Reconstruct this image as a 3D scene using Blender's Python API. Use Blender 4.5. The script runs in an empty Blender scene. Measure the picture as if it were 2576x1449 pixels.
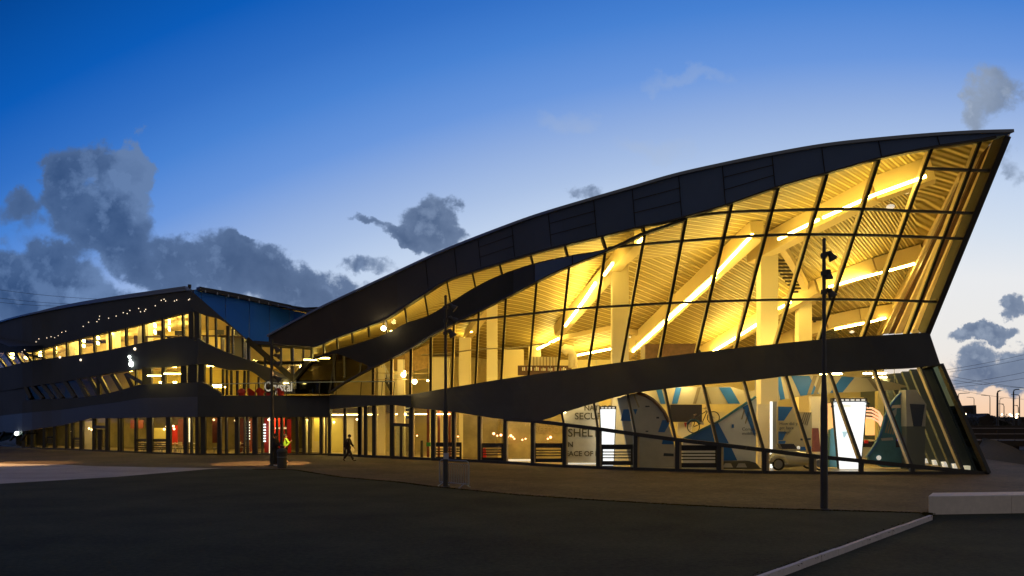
import bpy, bmesh, math, random
from mathutils import Vector, Matrix
random.seed(7)
SC = bpy.context.scene
COL = SC.collection
R = math.radians
# ------------------------------------------------------------------ camera
F = 1855.0; CX = 1288.0; HY = 1060.0; CH = 2.6      # focal length, centre, horizon and eye height of the photograph
cam_d = bpy.data.cameras.new('camera'); cam = bpy.data.objects.new('camera', cam_d); COL.objects.link(cam)
cam.location = (0, 0, CH); cam.rotation_euler = (R(90), 0, 0)
cam_d.sensor_width = 36; cam_d.lens = 36 * F / 2576.0; cam_d.shift_y = (HY - 724.5) / 2576.0
cam_d.clip_start = .1; cam_d.clip_end = 6000
SC.camera = cam
SC.view_settings.view_transform = 'Standard'; SC.view_settings.look = 'None'
SC.view_settings.exposure = 0; SC.view_settings.gamma = 1

def lin(c):
    r = []
    for v in c[:3]:
        v = v / 255.0
        r.append(v / 12.92 if v <= .04045 else ((v + .055) / 1.055) ** 2.4)
    return (r[0], r[1], r[2], 1)

# ------------------------------------------------------------------ world: dusk sky with clouds, laid out by direction
class NG:
    def __init__(s, nt): s.nt = nt
    def n(s, t, **k):
        x = s.nt.nodes.new(t)
        for a, b in k.items(): setattr(x, a, b)
        return x
    def put(s, sock, v):
        if isinstance(v, bpy.types.NodeSocket): s.nt.links.new(v, sock)
        elif v is not None: sock.default_value = v
    def m(s, op, a, b=None, c=None, clamp=False):
        x = s.n('ShaderNodeMath', operation=op); x.use_clamp = clamp
        s.put(x.inputs[0], a)
        if b is not None: s.put(x.inputs[1], b)
        if c is not None: s.put(x.inputs[2], c)
        return x.outputs[0]
    def vec(s, x, y, z=0.0):
        v = s.n('ShaderNodeCombineXYZ'); s.put(v.inputs[0], x); s.put(v.inputs[1], y); s.put(v.inputs[2], z)
        return v.outputs[0]
    def noise(s, vec, scale, detail=6, rough=.55, dist=0.0):
        x = s.n('ShaderNodeTexNoise'); s.put(x.inputs['Vector'], vec); x.inputs['Scale'].default_value = scale
        x.inputs['Detail'].default_value = detail; x.inputs['Roughness'].default_value = rough
        x.inputs['Distortion'].default_value = dist
        return x.outputs['Fac']
    def mix(s, f, a, b):
        x = s.n('ShaderNodeMix', data_type='RGBA'); s.put(x.inputs[0], f); s.put(x.inputs[6], a); s.put(x.inputs[7], b)
        return x.outputs[2]
    def ramp(s, f, stops):
        x = s.n('ShaderNodeValToRGB'); s.put(x.inputs[0], f); e = x.color_ramp.elements
        e[0].position, e[0].color = stops[0]
        e[1].position, e[1].color = stops[-1]
        for p, c in stops[1:-1]:
            q = e.new(p); q.color = c
        return x.outputs[0]
    def smooth(s, v, a, b):
        x = s.n('ShaderNodeMapRange', interpolation_type='SMOOTHSTEP')
        s.put(x.inputs[0], v); x.inputs[1].default_value = a; x.inputs[2].default_value = b
        return x.outputs[0]

W = bpy.data.worlds.new('World'); SC.world = W; W.use_nodes = True
nt = W.node_tree; nt.nodes.clear(); g = NG(nt)
tc = g.n('ShaderNodeTexCoord'); sep = g.n('ShaderNodeSeparateXYZ'); nt.links.new(tc.outputs['Generated'], sep.inputs[0])
yy = g.m('MAXIMUM', sep.outputs[1], .3)
u = g.m('DIVIDE', sep.outputs[0], yy); v = g.m('DIVIDE', sep.outputs[2], yy)
uc = g.m('MAXIMUM', g.m('MINIMUM', u, 1.0), -1.0)
fwd = g.smooth(sep.outputs[1], -.35, .35)
# height above the horizon, shifted by azimuth: the afterglow is on the right, deep blue on the left
t = g.m('ADD', g.m('ADD', g.m('MULTIPLY_ADD', uc, -.23, .07), g.m('MULTIPLY', g.m('MULTIPLY', uc, uc), .2)), v)
skycol = g.ramp(t, [(0.0, lin((242, 228, 214))), (.12, lin((236, 234, 231))), (.2, lin((233, 235, 238))), (.26, lin((214, 225, 239))), (.33, lin((194, 212, 238))), (.38, lin((170, 193, 230))),
                    (.44, lin((143, 173, 224))), (.50, lin((106, 151, 221))), (.58, lin((72, 130, 211))), (.65, lin((50, 112, 198))), (.75, lin((12, 91, 184))), (.90, lin((4, 70, 150))), (1.0, lin((4, 58, 130)))])
# warm strip on the horizon at the right
warm = g.m('MULTIPLY', g.smooth(v, .095, .01), g.smooth(u, .40, .58))
skycol = g.mix(g.m('MULTIPLY', warm, .85), skycol, lin((250, 206, 168)))
P2 = g.vec(u, v, 0)
warpn = g.n('ShaderNodeTexNoise'); nt.links.new(P2, warpn.inputs['Vector']); warpn.inputs['Scale'].default_value = 7; warpn.inputs['Detail'].default_value = 6
warpn.inputs['Roughness'].default_value = .62
sub = g.n('ShaderNodeVectorMath', operation='MULTIPLY_ADD'); nt.links.new(warpn.outputs['Color'], sub.inputs[0])
sub.inputs[1].default_value = (.20, .16, 0); nt.links.new(P2, sub.inputs[2])
off = g.n('ShaderNodeVectorMath', operation='ADD'); nt.links.new(sub.outputs[0], off.inputs[0]); off.inputs[1].default_value = (-.10, -.08, 0)
ws = g.n('ShaderNodeSeparateXYZ'); nt.links.new(off.outputs[0], ws.inputs[0])
wu, wv = ws.outputs[0], ws.outputs[1]
def blob(x, y, rx, ry, rot=0, s=1.0, o=0.0):
    """soft ellipse in direction space around the direction seen at (x, y)"""
    a, b = (x - CX) / F, (HY - y) / F; rx /= F; ry /= F
    c_, s_ = math.cos(R(rot)), math.sin(R(rot))
    du = g.m('SUBTRACT', wu, a); dv = g.m('SUBTRACT', wv, b)
    p = g.m('MULTIPLY_ADD', du, c_ / rx, g.m('MULTIPLY', dv, s_ / rx))
    q = g.m('MULTIPLY_ADD', du, -s_ / ry, g.m('MULTIPLY', dv, c_ / ry))
    r2 = g.m('MULTIPLY_ADD', p, p, g.m('MULTIPLY', q, q))
    return g.m('MULTIPLY', g.m('MAXIMUM', g.m('SUBTRACT', 1.0 - o, r2), -2.0), s)
CL = [(200, 440, 105, 105), (310, 420, 72, 80), (255, 540, 150, 100, -20), (40, 500, 110, 50, 0, .6), (70, 710, 240, 110, -18), (330, 640, 240, 80, -18), (580, 690, 300, 105, -14), (470, 640, 170, 70, -16), (720, 700, 130, 60, -25),
      (250, 780, 420, 80, 0, 1), (760, 745, 180, 75, -18), (1075, 572, 92, 74, -25), (1000, 590, 80, 40, -25), (925, 550, 80, 22, -14, .8), (905, 690, 80, 32, -15, .6),
      (655, 615, 34, 18, 0, .6), (1470, 478, 90, 42, -20, 1, .5), (2500, 225, 105, 120, 0, 1, .3),
      (2528, 775, 50, 44), (2480, 862, 90, 26, 10), (2500, 945, 180, 50, 12), (2580, 945, 150, 62, 0), (2560, 410, 70, 80, 0, 1, .6), (60, 560, 70, 60, 0, .4)]
dens = None
for b in CL:
    x = blob(*b); dens = x if dens is None else g.m('SMOOTH_MAX', dens, x, .35)
nz = g.noise(P2, 13, 9, .54, .1); nz2 = g.noise(P2, 5.5, 6, .6, .1)
dens = g.m('ADD', dens, g.m('MULTIPLY', g.m('SUBTRACT', nz, .5), 1.9))
dens = g.m('ADD', dens, g.m('MULTIPLY', g.m('SUBTRACT', nz2, .5), 1.6))
dens = g.m('ADD', dens, .08)
alpha = g.smooth(dens, .12, .62)
def relief(sc, dx, dy, k):
    a_ = g.noise(P2, sc, 7, .58, .0); o_ = g.n('ShaderNodeVectorMath', operation='ADD'); nt.links.new(P2, o_.inputs[0]); o_.inputs[1].default_value = (dx, dy, 0)
    return g.m('MULTIPLY', g.m('SUBTRACT', a_, g.noise(o_.outputs[0], sc, 7, .58, .0)), k)
shade = g.m('ADD', g.m('ADD', relief(7, .024, .014, 2.9), relief(20, .010, .006, 2.1)), .33)
thick = g.smooth(dens, .35, 1.8)
lightn = g.smooth(shade, .05, .85)
lightn = g.m('MAXIMUM', g.m('MULTIPLY', lightn, 1.0), g.m('MULTIPLY', g.m('SUBTRACT', 1, thick), .7))
for bb, k in (((345, 425, 85, 120), 1.25), ((225, 720, 60, 70), .7), ((2440, 250, 90, 110), .35)):
    lightn = g.m('ADD', g.m('MULTIPLY', lightn, .8), g.m('MULTIPLY', g.smooth(blob(*bb), -.7, 1.1), k * .62), clamp=True)
rt = g.smooth(u, -.7, .6)
dark = g.mix(rt, lin((34, 62, 104)), lin((68, 92, 128)))
pale = g.mix(rt, lin((116, 146, 192)), lin((178, 192, 212)))
ccol = g.mix(lightn, dark, pale)
sky = g.mix(g.m('MULTIPLY', alpha, .95), skycol, ccol)
wis = g.m('MAXIMUM', g.m('MAXIMUM', blob(1440, 290, 70, 34), blob(1740, 192, 90, 28, -12)), blob(1640, 350, 110, 30))
wis = g.smooth(g.m('ADD', wis, g.m('MULTIPLY', g.m('SUBTRACT', nz, .5), 1.6)), -.1, 1.5)
sky = g.mix(g.m('MULTIPLY', wis, .26), sky, lin((176, 188, 204)))
below = g.smooth(v, -.01, -.06)
sky = g.mix(below, sky, lin((30, 30, 34)))
# the eastern half of the sky, behind the camera, is dull grey already
sky = g.mix(g.smooth(fwd, .0, 1.0), lin((112, 108, 108)), sky)
bg = g.n('ShaderNodeBackground'); nt.links.new(sky, bg.inputs[0]); bg.inputs[1].default_value = 1.0
wo = g.n('ShaderNodeOutputWorld'); nt.links.new(bg.outputs[0], wo.inputs[0])
W.cycles.sampling_method = 'MANUAL'; W.cycles.sample_map_resolution = 512
# the last daylight: a weak, very soft sun low behind the right end of the building
sd = bpy.data.lights.new('sun', 'SUN'); sd.energy = .12; sd.angle = R(14); sd.color = (1, .78, .6)
so = bpy.data.objects.new('sun', sd); COL.objects.link(so); so.rotation_euler = Vector((-.75, -.8, -.13)).to_track_quat('-Z', 'Y').to_euler()

# ------------------------------------------------------------------ materials
class _MD(dict):
    def __missing__(s, k):
        s[k] = bpy.data.materials.new(k); return s[k]
MATS = _MD()
def mat(name, col, rough=.6, metal=0.0, noise=0.0, nscale=3.0, bump=0.0, bscale=40.0, emit=None, es=0.0, spec=.5, coat=0.0):
    m = MATS[name]; m.use_nodes = True; nt = m.node_tree; b = nt.nodes['Principled BSDF']; q = NG(nt)
    c = (*col[:3], 1); b.inputs['Base Color'].default_value = c; b.inputs['Roughness'].default_value = rough
    b.inputs['Metallic'].default_value = metal; b.inputs['Specular IOR Level'].default_value = spec
    if coat: b.inputs['Coat Weight'].default_value = coat
    tcn = q.n('ShaderNodeTexCoord')
    if noise:
        f = q.noise(tcn.outputs['Object'], nscale, 5, .6)
        a = tuple(x * (1 - noise) for x in c[:3]) + (1,); d = tuple(min(1, x * (1 + noise)) for x in c[:3]) + (1,)
        nt.links.new(q.ramp(f, [(.3, a), (.7, d)]), b.inputs['Base Color'])
    if bump:
        bn = q.n('ShaderNodeBump'); bn.inputs['Strength'].default_value = bump; bn.inputs['Distance'].default_value = .02
        nt.links.new(q.noise(tcn.outputs['Object'], bscale, 3, .6), bn.inputs['Height']); nt.links.new(bn.outputs[0], b.inputs['Normal'])
    if emit:
        b.inputs['Emission Color'].default_value = (*emit[:3], 1); b.inputs['Emission Strength'].default_value = es
    MATS[name] = m
    return m
M = MATS
def glassmat(name, tint=(.9, .93, .9), refl=1.0, rough=.0):
    m = bpy.data.materials.new(name); m.use_nodes = True; nt = m.node_tree; nt.nodes.clear(); q = NG(nt)
    tr = q.n('ShaderNodeBsdfTransparent'); tr.inputs[0].default_value = (*tint, 1)
    gl = q.n('ShaderNodeBsdfGlossy'); gl.inputs['Roughness'].default_value = rough; gl.inputs['Color'].default_value = (.9, .95, 1, 1)
    fr = q.n('ShaderNodeFresnel'); fr.inputs[0].default_value = 1.5
    mx = q.n('ShaderNodeMixShader'); nt.links.new(q.m('MULTIPLY', fr.outputs[0], refl, clamp=True), mx.inputs[0])
    nt.links.new(tr.outputs[0], mx.inputs[1]); nt.links.new(gl.outputs[0], mx.inputs[2])
    o = q.n('ShaderNodeOutputMaterial'); nt.links.new(mx.outputs[0], o.inputs[0]); MATS[name] = m
    return m
WARM = (1.0, .70, .28)
mat('black_metal', (.05, .044, .038), .65, noise=.25, nscale=.8)
mat('band', (.068, .070, .076), .7, noise=.12, nscale=.35, spec=.2)
mat('band_blue', (.13, .21, .42), .35, noise=.12, nscale=.25)
mat('wing_blue', (.035, .20, .72), .5, noise=.1, spec=.15, nscale=.3)
mat('roof_metal', (.16, .18, .22), .4, .6)
mat('frame', (.030, .027, .024), .5)
mat('fin_wood', (.62, .50, .30), .55, noise=.1, nscale=2)
mat('cream', (.78, .70, .52), .7, noise=.05, nscale=.5)
mat('cream_wall', (.68, .58, .32), .8, noise=.18, nscale=.35)
mat('column', (.84, .74, .48), .6)
mat('beam', (.70, .56, .28), .6)
mat('floor_in', (.42, .33, .17), .35, noise=.15, nscale=1)
mat('wood_dark', (.10, .05, .03), .5, noise=.3, nscale=4)
mat('brown_red', (.20, .05, .035), .6, noise=.2, nscale=3)
mat('white', (.8, .8, .8), .4)
mat('grey_panel', (.42, .42, .40), .6, noise=.08, nscale=2)
mat('blue_print', (.015, .13, .42), .5)
mat('teal', (.05, .20, .26), .5, noise=.15, nscale=2)
mat('tan_print', (.33, .29, .18), .6)
mat('red', (.55, .03, .02), .4); mat('green_sign', (.02, .25, .06), .5)
mat('text_dark', (.03, .05, .07), .5); mat('text_gold', (.55, .42, .2), .35, .5)
mat('steel', (.35, .36, .38), .35, .8)
mat('galv', (.30, .36, .42), .45, .5)
mat('rubber', (.02, .02, .02), .6)
mat('strip', (1, .9, .6), .5, emit=(1, .72, .165), es=74)
mat('strip_front', (1, .9, .6), .5, emit=(1, .72, .165), es=28)
mat('uplighter_fill', (1, .9, .6), .5, emit=(1, .72, .16), es=46)
mat('strip_white', (1, 1, 1), .5, emit=(1, .74, .18), es=40)
mat('bulb', (1, .8, .4), .5, emit=(1, .72, .30), es=40)
mat('tiny_reflection', (1, .8, .5), .5, emit=(1, .80, .55), es=2.2)
mat('cool_bulb_and_reflection', (1, 1, 1), .5, emit=(.9, 1, .9), es=12)
mat('lightbox', (1, 1, 1), .5, emit=(.92, .97, 1.0), es=1.25)
mat('sign_white', (.9, .9, .85), .5, emit=(1, .93, .75), es=.28)
glassmat('glass', (.93, .93, .90), .6); glassmat('glass_dark', (.50, .48, .36), .3); glassmat('glass_mid', (.80, .78, .62), .35); glassmat('glass_teal', (.10, .15, .13), .12); glassmat('glass_black', (.10, .09, .06), .5)

# ------------------------------------------------------------------ building mesh helpers
ORG = {}
def org(o): return ORG.get(o.name, Vector((0, 0, 0)))
def obj(name, verts, faces, material, parent=None, smooth=False, uvs=None):
    vs = [Vector(p) for p in verts]
    if parent is None or True:
        c = sum(vs, Vector()) / max(1, len(vs))
        if parent is None: c.z = min(p.z for p in vs)
    me = bpy.data.meshes.new(name); me.from_pydata([p - c for p in vs], [], faces); me.update()
    if material:
        ms = material if isinstance(material, (list, tuple)) else [material]
        for m_ in ms: me.materials.append(M[m_] if isinstance(m_, str) else m_)
    if uvs:
        ul = me.uv_layers.new(name='UVMap')
        for lp in me.loops: ul.data[lp.index].uv = uvs[lp.vertex_index]
    if smooth:
        for p in me.polygons: p.use_smooth = True
    o = bpy.data.objects.new(name, me); COL.objects.link(o)
    if parent is not None:
        o.parent = parent; o.location = c - org(parent)
    else: o.location = c
    ORG[o.name] = c
    return o
def thing(name, label, cat, loc=(0, 0, 0), group=None):
    o = bpy.data.objects.new(name, None); COL.objects.link(o); o.location = loc; o.empty_display_size = .3
    o['label'] = label; o['category'] = cat
    if group: o['group'] = group
    ORG[o.name] = Vector(loc)
    return o
def tag(o, label, cat, group=None):
    o['label'] = label; o['category'] = cat
    if group: o['group'] = group
    return o
def struct(o, kind='structure'): o['kind'] = kind; return o
def copy_tree(src, label=None, loc=None, rotz=None, parent=None):
    c = src.copy(); COL.objects.link(c); c.parent = parent
    for ch in list(src.children): copy_tree(ch, parent=c)
    if label: c['label'] = label
    if loc is not None: c.location = loc
    if rotz is not None: c.rotation_euler = (0, 0, rotz)
    return c
class MB:
    def __init__(s): s.v = []; s.f = []; s.mi = []; s.uv = []
    def add(s, vs, fs, mi=0):
        n = len(s.v); s.v += [Vector(p) for p in vs]; s.f += [tuple(n + i for i in f) for f in fs]; s.mi += [mi] * len(fs)
    def box(s, c, d, mi=0, rz=0.0, rot=None):
        c = Vector(c); x, y, z = (k / 2 for k in d); m = rot if rot is not None else Matrix.Rotation(rz, 3, 'Z')
        vs = [c + m @ Vector((a * x, b * y, e * z)) for a in (-1, 1) for b in (-1, 1) for e in (-1, 1)]
        s.add(vs, [(0, 1, 3, 2), (4, 6, 7, 5), (0, 4, 5, 1), (2, 3, 7, 6), (0, 2, 6, 4), (1, 5, 7, 3)], mi)
    def bar(s, a, b, w, h, up=(0, 0, 1), mi=0, w2=None, h2=None):
        a, b = Vector(a), Vector(b); d = (b - a).normalized(); up = Vector(up)
        if abs(d.dot(up)) > .99: up = Vector((0, 1, 0))
        r = d.cross(up).normalized(); q = r.cross(d).normalized()
        w2 = w2 or w; h2 = h2 or h
        vs = [a + r * w / 2 * i + q * h / 2 * j for i, j in ((-1, -1), (1, -1), (1, 1), (-1, 1))] + [b + r * w2 / 2 * i + q * h2 / 2 * j for i, j in ((-1, -1), (1, -1), (1, 1), (-1, 1))]
        s.add(vs, [(3, 2, 1, 0), (4, 5, 6, 7), (0, 1, 5, 4), (1, 2, 6, 5), (2, 3, 7, 6), (3, 0, 4, 7)], mi)
    def tube(s, pts, r, n=8, mi=0, caps=True):
        pts = [Vector(p) for p in pts]; rs = r if isinstance(r, (list, tuple)) else [r] * len(pts); rings = []
        for i, p in enumerate(pts):
            d = (pts[min(i + 1, len(pts) - 1)] - pts[max(i - 1, 0)]).normalized()
            up = Vector((0, 0, 1)) if abs(d.z) < .95 else Vector((0, 1, 0))
            a = d.cross(up).normalized(); b = a.cross(d).normalized()
            rings.append([p + (a * math.cos(2 * math.pi * k / n) + b * math.sin(2 * math.pi * k / n)) * rs[i] for k in range(n)])
        vs = [q for r_ in rings for q in r_]; fs = []
        for i in range(len(pts) - 1):
            for k in range(n): fs.append((i * n + k, i * n + (k + 1) % n, (i + 1) * n + (k + 1) % n, (i + 1) * n + k))
        if caps: fs.append(tuple(range(n))[::-1]); fs.append(tuple((len(pts) - 1) * n + k for k in range(n)))
        s.add(vs, fs, mi)
    def lathe(s, c, prof, n=16, axis='Z', mi=0):
        c = Vector(c); vs = []; fs = []
        for (r, h) in prof:
            for k in range(n):
                a = 2 * math.pi * k / n; p = (r * math.cos(a), r * math.sin(a), h)
                if axis == 'Y': p = (p[0], p[2], p[1])
                if axis == 'X': p = (p[2], p[0], p[1])
                vs.append(c + Vector(p))
        for i in range(len(prof) - 1):
            for k in range(n): fs.append((i * n + k, i * n + (k + 1) % n, (i + 1) * n + (k + 1) % n, (i + 1) * n + k))
        fs.append(tuple(range(n))[::-1]); fs.append(tuple((len(prof) - 1) * n + k for k in range(n)))
        s.add(vs, fs, mi)
    def ball(s, c, r, n=8, mi=0, sc=(1, 1, 1)):
        c = Vector(c); vs = []; fs = []; m_ = max(4, n // 2 + 1)
        for i in range(m_ + 1):
            th = math.pi * i / m_
            for k in range(n):
                a = 2 * math.pi * k / n; vs.append(c + Vector((r * sc[0] * math.sin(th) * math.cos(a), r * sc[1] * math.sin(th) * math.sin(a), r * sc[2] * math.cos(th))))
        for i in range(m_):
            for k in range(n): fs.append((i * n + k, (i + 1) * n + k, (i + 1) * n + (k + 1) % n, i * n + (k + 1) % n))
        s.add(vs, fs, mi)
    def build(s, name, material, parent=None, smooth=False):
        o = obj(name, s.v, s.f, material, parent, smooth)
        if isinstance(material, (list, tuple)):
            for p, i in zip(o.data.polygons, s.mi): p.material_index = i
        return o

# ------------------------------------------------------------------ facade geometry
class T:
    """smooth curve through measured points"""
    def __init__(s, *p): s.p = sorted(p)
    def __call__(s, x):
        p = s.p
        if x <= p[0][0]: k = (p[1][1] - p[0][1]) / (p[1][0] - p[0][0]); return p[0][1] + k * (x - p[0][0])
        if x >= p[-1][0]: k = (p[-1][1] - p[-2][1]) / (p[-1][0] - p[-2][0]); return p[-1][1] + k * (x - p[-1][0])
        for i in range(len(p) - 1):
            if x <= p[i + 1][0]: break
        x0, y0 = p[i]; x1, y1 = p[i + 1]; d = (y1 - y0) / (x1 - x0)
        dl = (y0 - p[i - 1][1]) / (x0 - p[i - 1][0]) if i > 0 else d
        dr = (p[i + 2][1] - y1) / (p[i + 2][0] - x1) if i + 2 < len(p) else d
        m0 = (dl + d) / 2 if dl * d > 0 else 0; m1 = (dr + d) / 2 if dr * d > 0 else 0
        if i == 0: m0 = d
        if i + 2 >= len(p): m1 = d
        h = x1 - x0; t = (x - x0) / h
        return (2 * t**3 - 3 * t**2 + 1) * y0 + (t**3 - 2 * t**2 + t) * h * m0 + (-2 * t**3 + 3 * t**2) * y1 + (t**3 - t**2) * h * m1
class L(T):
    def __call__(s, x):
        p = s.p
        for i in range(len(p) - 1):
            if x <= p[i + 1][0]: break
        x0, y0 = p[i]; x1, y1 = p[i + 1]
        return y0 + (y1 - y0) * (x - x0) / (x1 - x0)
def W3(x, y, D): return Vector(((x - CX) / F * D, D, CH + (HY - y) / F * D))
# foot of the building, right hall
BASE = T((780, 1144), (985, 1153), (1095, 1158), (1240, 1164.5), (1420, 1175.5), (1600, 1182.5), (1806, 1188.5), (1922, 1191.2), (2100, 1192.7), (2165, 1193), (2300, 1193), (2485, 1192.5))
def Dg(x): return CH * F / (BASE(x) - HY)
TR1 = T((700, 850), (1000, 826), (1147.6, 811), (1270, 796), (1347.6, 788), (1417, 779.5), (1574, 769), (1680, 763), (1879, 756), (2055, 753.5), (2202, 754.5), (2365, 760), (2560, 768))
MU = .74; ML = .545; CC = 6.2
def Gm(x): return CC * (F / (HY - TR1(x)) + MU)                 # G - m*c
def S_up(x, y, off=0): return Gm(x) / (1 + MU * (HY - y) / F) + off
FOLD = T((1200, 1046), (1270, 1055), (1362, 1060.5), (1418, 1068), (1502, 1078.5), (1597, 1092), (1700, 1106), (1806, 1118), (1912, 1131), (2041, 1147), (2166, 1159.5), (2294, 1172.5), (2424, 1185.5), (2485, 1192))
def S_low(x, y, off=0):
    D0 = Dg(x); zf = CH + (HY - FOLD(x)) / F * D0
    # D = D0 + ML*(z - zf), z = CH + (HY-y)/F*D
    k = (HY - y) / F
    return (D0 + ML * (CH - zf)) / (1 - ML * k) + off
def S_g(x, y, off=0): return Dg(x) + off
def P(x, y, S, off=0): return W3(x, y, S(x, y, off))
def strip(name, top, bot, x0, x1, S, material, parent, off=0.0, thick=.3, step=20, rows=1, back=(0, 1, 0), S2=None, cols=None, uv=False):
    """panel between two curves over the columns x0..x1, lying on the surface S, with real thickness"""
    if cols is None:
        n = max(1, int(abs(x1 - x0) / step)); cols = [x0 + (x1 - x0) * i / n for i in range(n + 1)]
    vs = []; nc = len(cols)
    for x in cols:
        a, b = top(x) if callable(top) else top, bot(x) if callable(bot) else bot
        for r in range(rows + 1):
            y = a + (b - a) * r / rows; vs.append(P(x, y, S, off))
    nf = len(vs); rr = rows + 1; bk = Vector(back) * thick
    fs = []
    for i in range(nc - 1):
        for r in range(rows): fs.append((i * rr + r, i * rr + r + 1, (i + 1) * rr + r + 1, (i + 1) * rr + r))
    if thick:
        vs += [p + bk for p in vs[:nf]]
        fs += [tuple(nf + k for k in f[::-1]) for f in list(fs)]
        for i in range(nc - 1):
            fs.append((i * rr, (i + 1) * rr, nf + (i + 1) * rr, nf + i * rr)); q = rows
            fs.append((i * rr + q, nf + i * rr + q, nf + (i + 1) * rr + q, (i + 1) * rr + q))
        for r in range(rows):
            fs.append((r, nf + r, nf + r + 1, r + 1)); e = (nc - 1) * rr
            fs.append((e + r, e + r + 1, nf + e + r + 1, nf + e + r))
    return obj(name, vs, fs, material, parent)
def member(name, a, b, S, w, depth, material, parent, off=-.06, seg=1, S_b=None):
    """straight bar on a facade surface between two seen points"""
    mb = MB(); pts = []
    for i in range(seg + 1):
        t_ = i / seg; x = a[0] + (b[0] - a[0]) * t_; y = a[1] + (b[1] - a[1]) * t_; pts.append(P(x, y, S, off + depth / 2))
    for p, q in zip(pts, pts[1:]): mb.bar(p, q, w, depth, up=(0, -1, .2))
    return mb.build(name, material, parent)
def transom(name, curve, x0, x1, S, h, depth, material, parent, off=-.05, step=60):
    n = max(1, int((x1 - x0) / step)); mb = MB(); pr = None
    for i in range(n + 1):
        x = x0 + (x1 - x0) * i / n; p = P(x, curve(x), S, off + depth / 2)
        if pr is not None: mb.bar(pr, p, depth, h)
        pr = p
    return mb.build(name, material, parent)
def poly(name, pts, S, material, parent, off=0.0, thick=.1):
    """flat-ish polygon with thickness, pts seen points"""
    a = [P(x, y, S, off) for x, y in pts]; n = len(a); b = [p + Vector((0, thick, 0)) for p in a]
    fs = [tuple(range(n))[::-1], tuple(range(n, 2 * n))] + [(i, (i + 1) % n, n + (i + 1) % n, n + i) for i in range(n)]
    return obj(name, a + b, fs, material, parent)
def flatS(D): return lambda x, y, off=0: D + off
mat('blue_mid', (.075, .09, .13), .4, noise=.12, nscale=.25)
mat('grey_dark', (.10, .12, .115), .5)
mat('side_wood', (.42, .33, .17), .5, noise=.35, nscale=.9)
mat('uplight', (.9, .9, .85), .5, emit=(1, .95, .85), es=.5)
mat('band_navy', (.075, .075, .095), .5, noise=.1, nscale=.3)
mat('deck', (.10, .07, .04), .6)
mat('green_wall', (.62, .52, .16), .8, noise=.15, nscale=.5)
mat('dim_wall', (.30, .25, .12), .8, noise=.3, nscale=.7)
mat('ceiling_boards2', (.42, .34, .2), .6, noise=.1)
# ================================================================== the right hall
hall = thing('exhibition_building', 'dark crystal shaped glass exhibition building with a curved roof and yellow lit halls', 'building', (8, 45, 0))
RL = T((676, 846), (794, 783), (859, 752), (914, 726.6), (976, 698), (1121, 632), (1275, 572), (1342, 548), (1484, 505), (1602.5, 471), (1696, 444), (1810, 418), (1932.6, 393), (2069.6, 369), (2202, 354), (2342, 342), (2451, 335.6), (2543, 333))
G1 = T((676, 862), (782.6, 872), (847, 849), (927, 819), (971.5, 802), (1020, 771), (1070, 739), (1123, 706), (1189, 683.6), (1256, 663), (1331, 640.5), (1420, 617), (1511.5, 594.7), (1619, 568.5), (1680, 556), (1725, 544), (1835, 511.5), (1957, 468.6), (2081, 433.6), (2213.5, 396.6), (2342, 371), (2466, 352), (2543, 336))
T2 = T((785, 902), (845, 880), (905, 862), (974, 838), (1025, 811), (1075, 795), (1136.5, 758.6), (1192, 724), (1247.6, 696), (1339, 664), (1431, 643), (1525, 625.6), (1619, 583), (1696, 558), (1725, 548))
B2 = T((829, 989), (860, 967), (934, 926.6), (986.5, 900), (1036.5, 875), (1089, 843), (1142, 814), (1203, 783.6), (1272.6, 749), (1350, 708.6), (1431, 670), (1520, 635), (1619, 590), (1696, 563), (1725, 552))
W1 = T((829, 993), (1032, 992), (1083, 983.5), (1136, 974.6), (1196, 964.6), (1261, 954), (1403, 933.5), (1481, 922.5), (1564, 911), (1761, 886), (1914, 869), (2069.6, 853.6), (2338, 836))
W2 = T((829, 1030), (985, 1018), (1041, 1026), (1139, 1036), (1196, 1045), (1270, 1055), (1362, 1057), (1418, 1038), (1494, 1015), (1578, 992), (1673, 978), (1768, 967), (1874, 959), (1980, 946), (2088, 938), (2199.5, 929.5), (2313, 924), (2366, 918.4))
EDGE = L((2338, 836), (2543, 333))
EDG2 = L((2338, 836), (2366, 918), (2485, 1192))
def B2e(x): return 993 if x < 829 else B2(x)
# --- roof fascia in separate panels, reflection painted in (blue right, near black left)
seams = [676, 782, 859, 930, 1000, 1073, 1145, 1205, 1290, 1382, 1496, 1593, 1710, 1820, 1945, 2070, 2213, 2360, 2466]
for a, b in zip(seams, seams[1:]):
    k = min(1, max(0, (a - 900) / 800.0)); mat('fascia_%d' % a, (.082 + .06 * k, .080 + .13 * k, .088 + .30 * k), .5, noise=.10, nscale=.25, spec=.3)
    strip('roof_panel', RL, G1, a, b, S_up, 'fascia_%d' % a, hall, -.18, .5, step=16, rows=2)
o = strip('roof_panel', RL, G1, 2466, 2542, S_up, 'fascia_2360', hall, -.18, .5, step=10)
for x in seams[5:-1]:
    dx = 12 if x < 1600 else 9
    mb = MB(); mb.bar(P(x - 3, RL(x), S_up, -.2), P(x + 5, G1(x + 5), S_up, -.19), .03, .03, up=(0, -1, 0)); mb.build('panel_joint', 'frame', hall)
for a, b in ((1205, 1290), (1382, 1496), (1593, 1710), (1820, 1945)):       # opening vents in the fascia
    for k in (.30, .62):
        f_ = lambda x, k=k: RL(x) + (G1(x) - RL(x)) * k + (RL(x) * 0)
        transom('vent_frame', f_, a + 2, b + 2, S_up, .03, .03, 'frame', hall, off=-.21, step=20)
transom('roof_edge', lambda x: RL(x) - 1, 676, 2543, S_up, .14, .35, 'roof_metal', hall, off=-.3, step=16)
transom('fascia_trim', lambda x: G1(x) + 1, 785, 2500, S_up, .12, .3, 'frame', hall, off=-.22, step=16)
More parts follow.
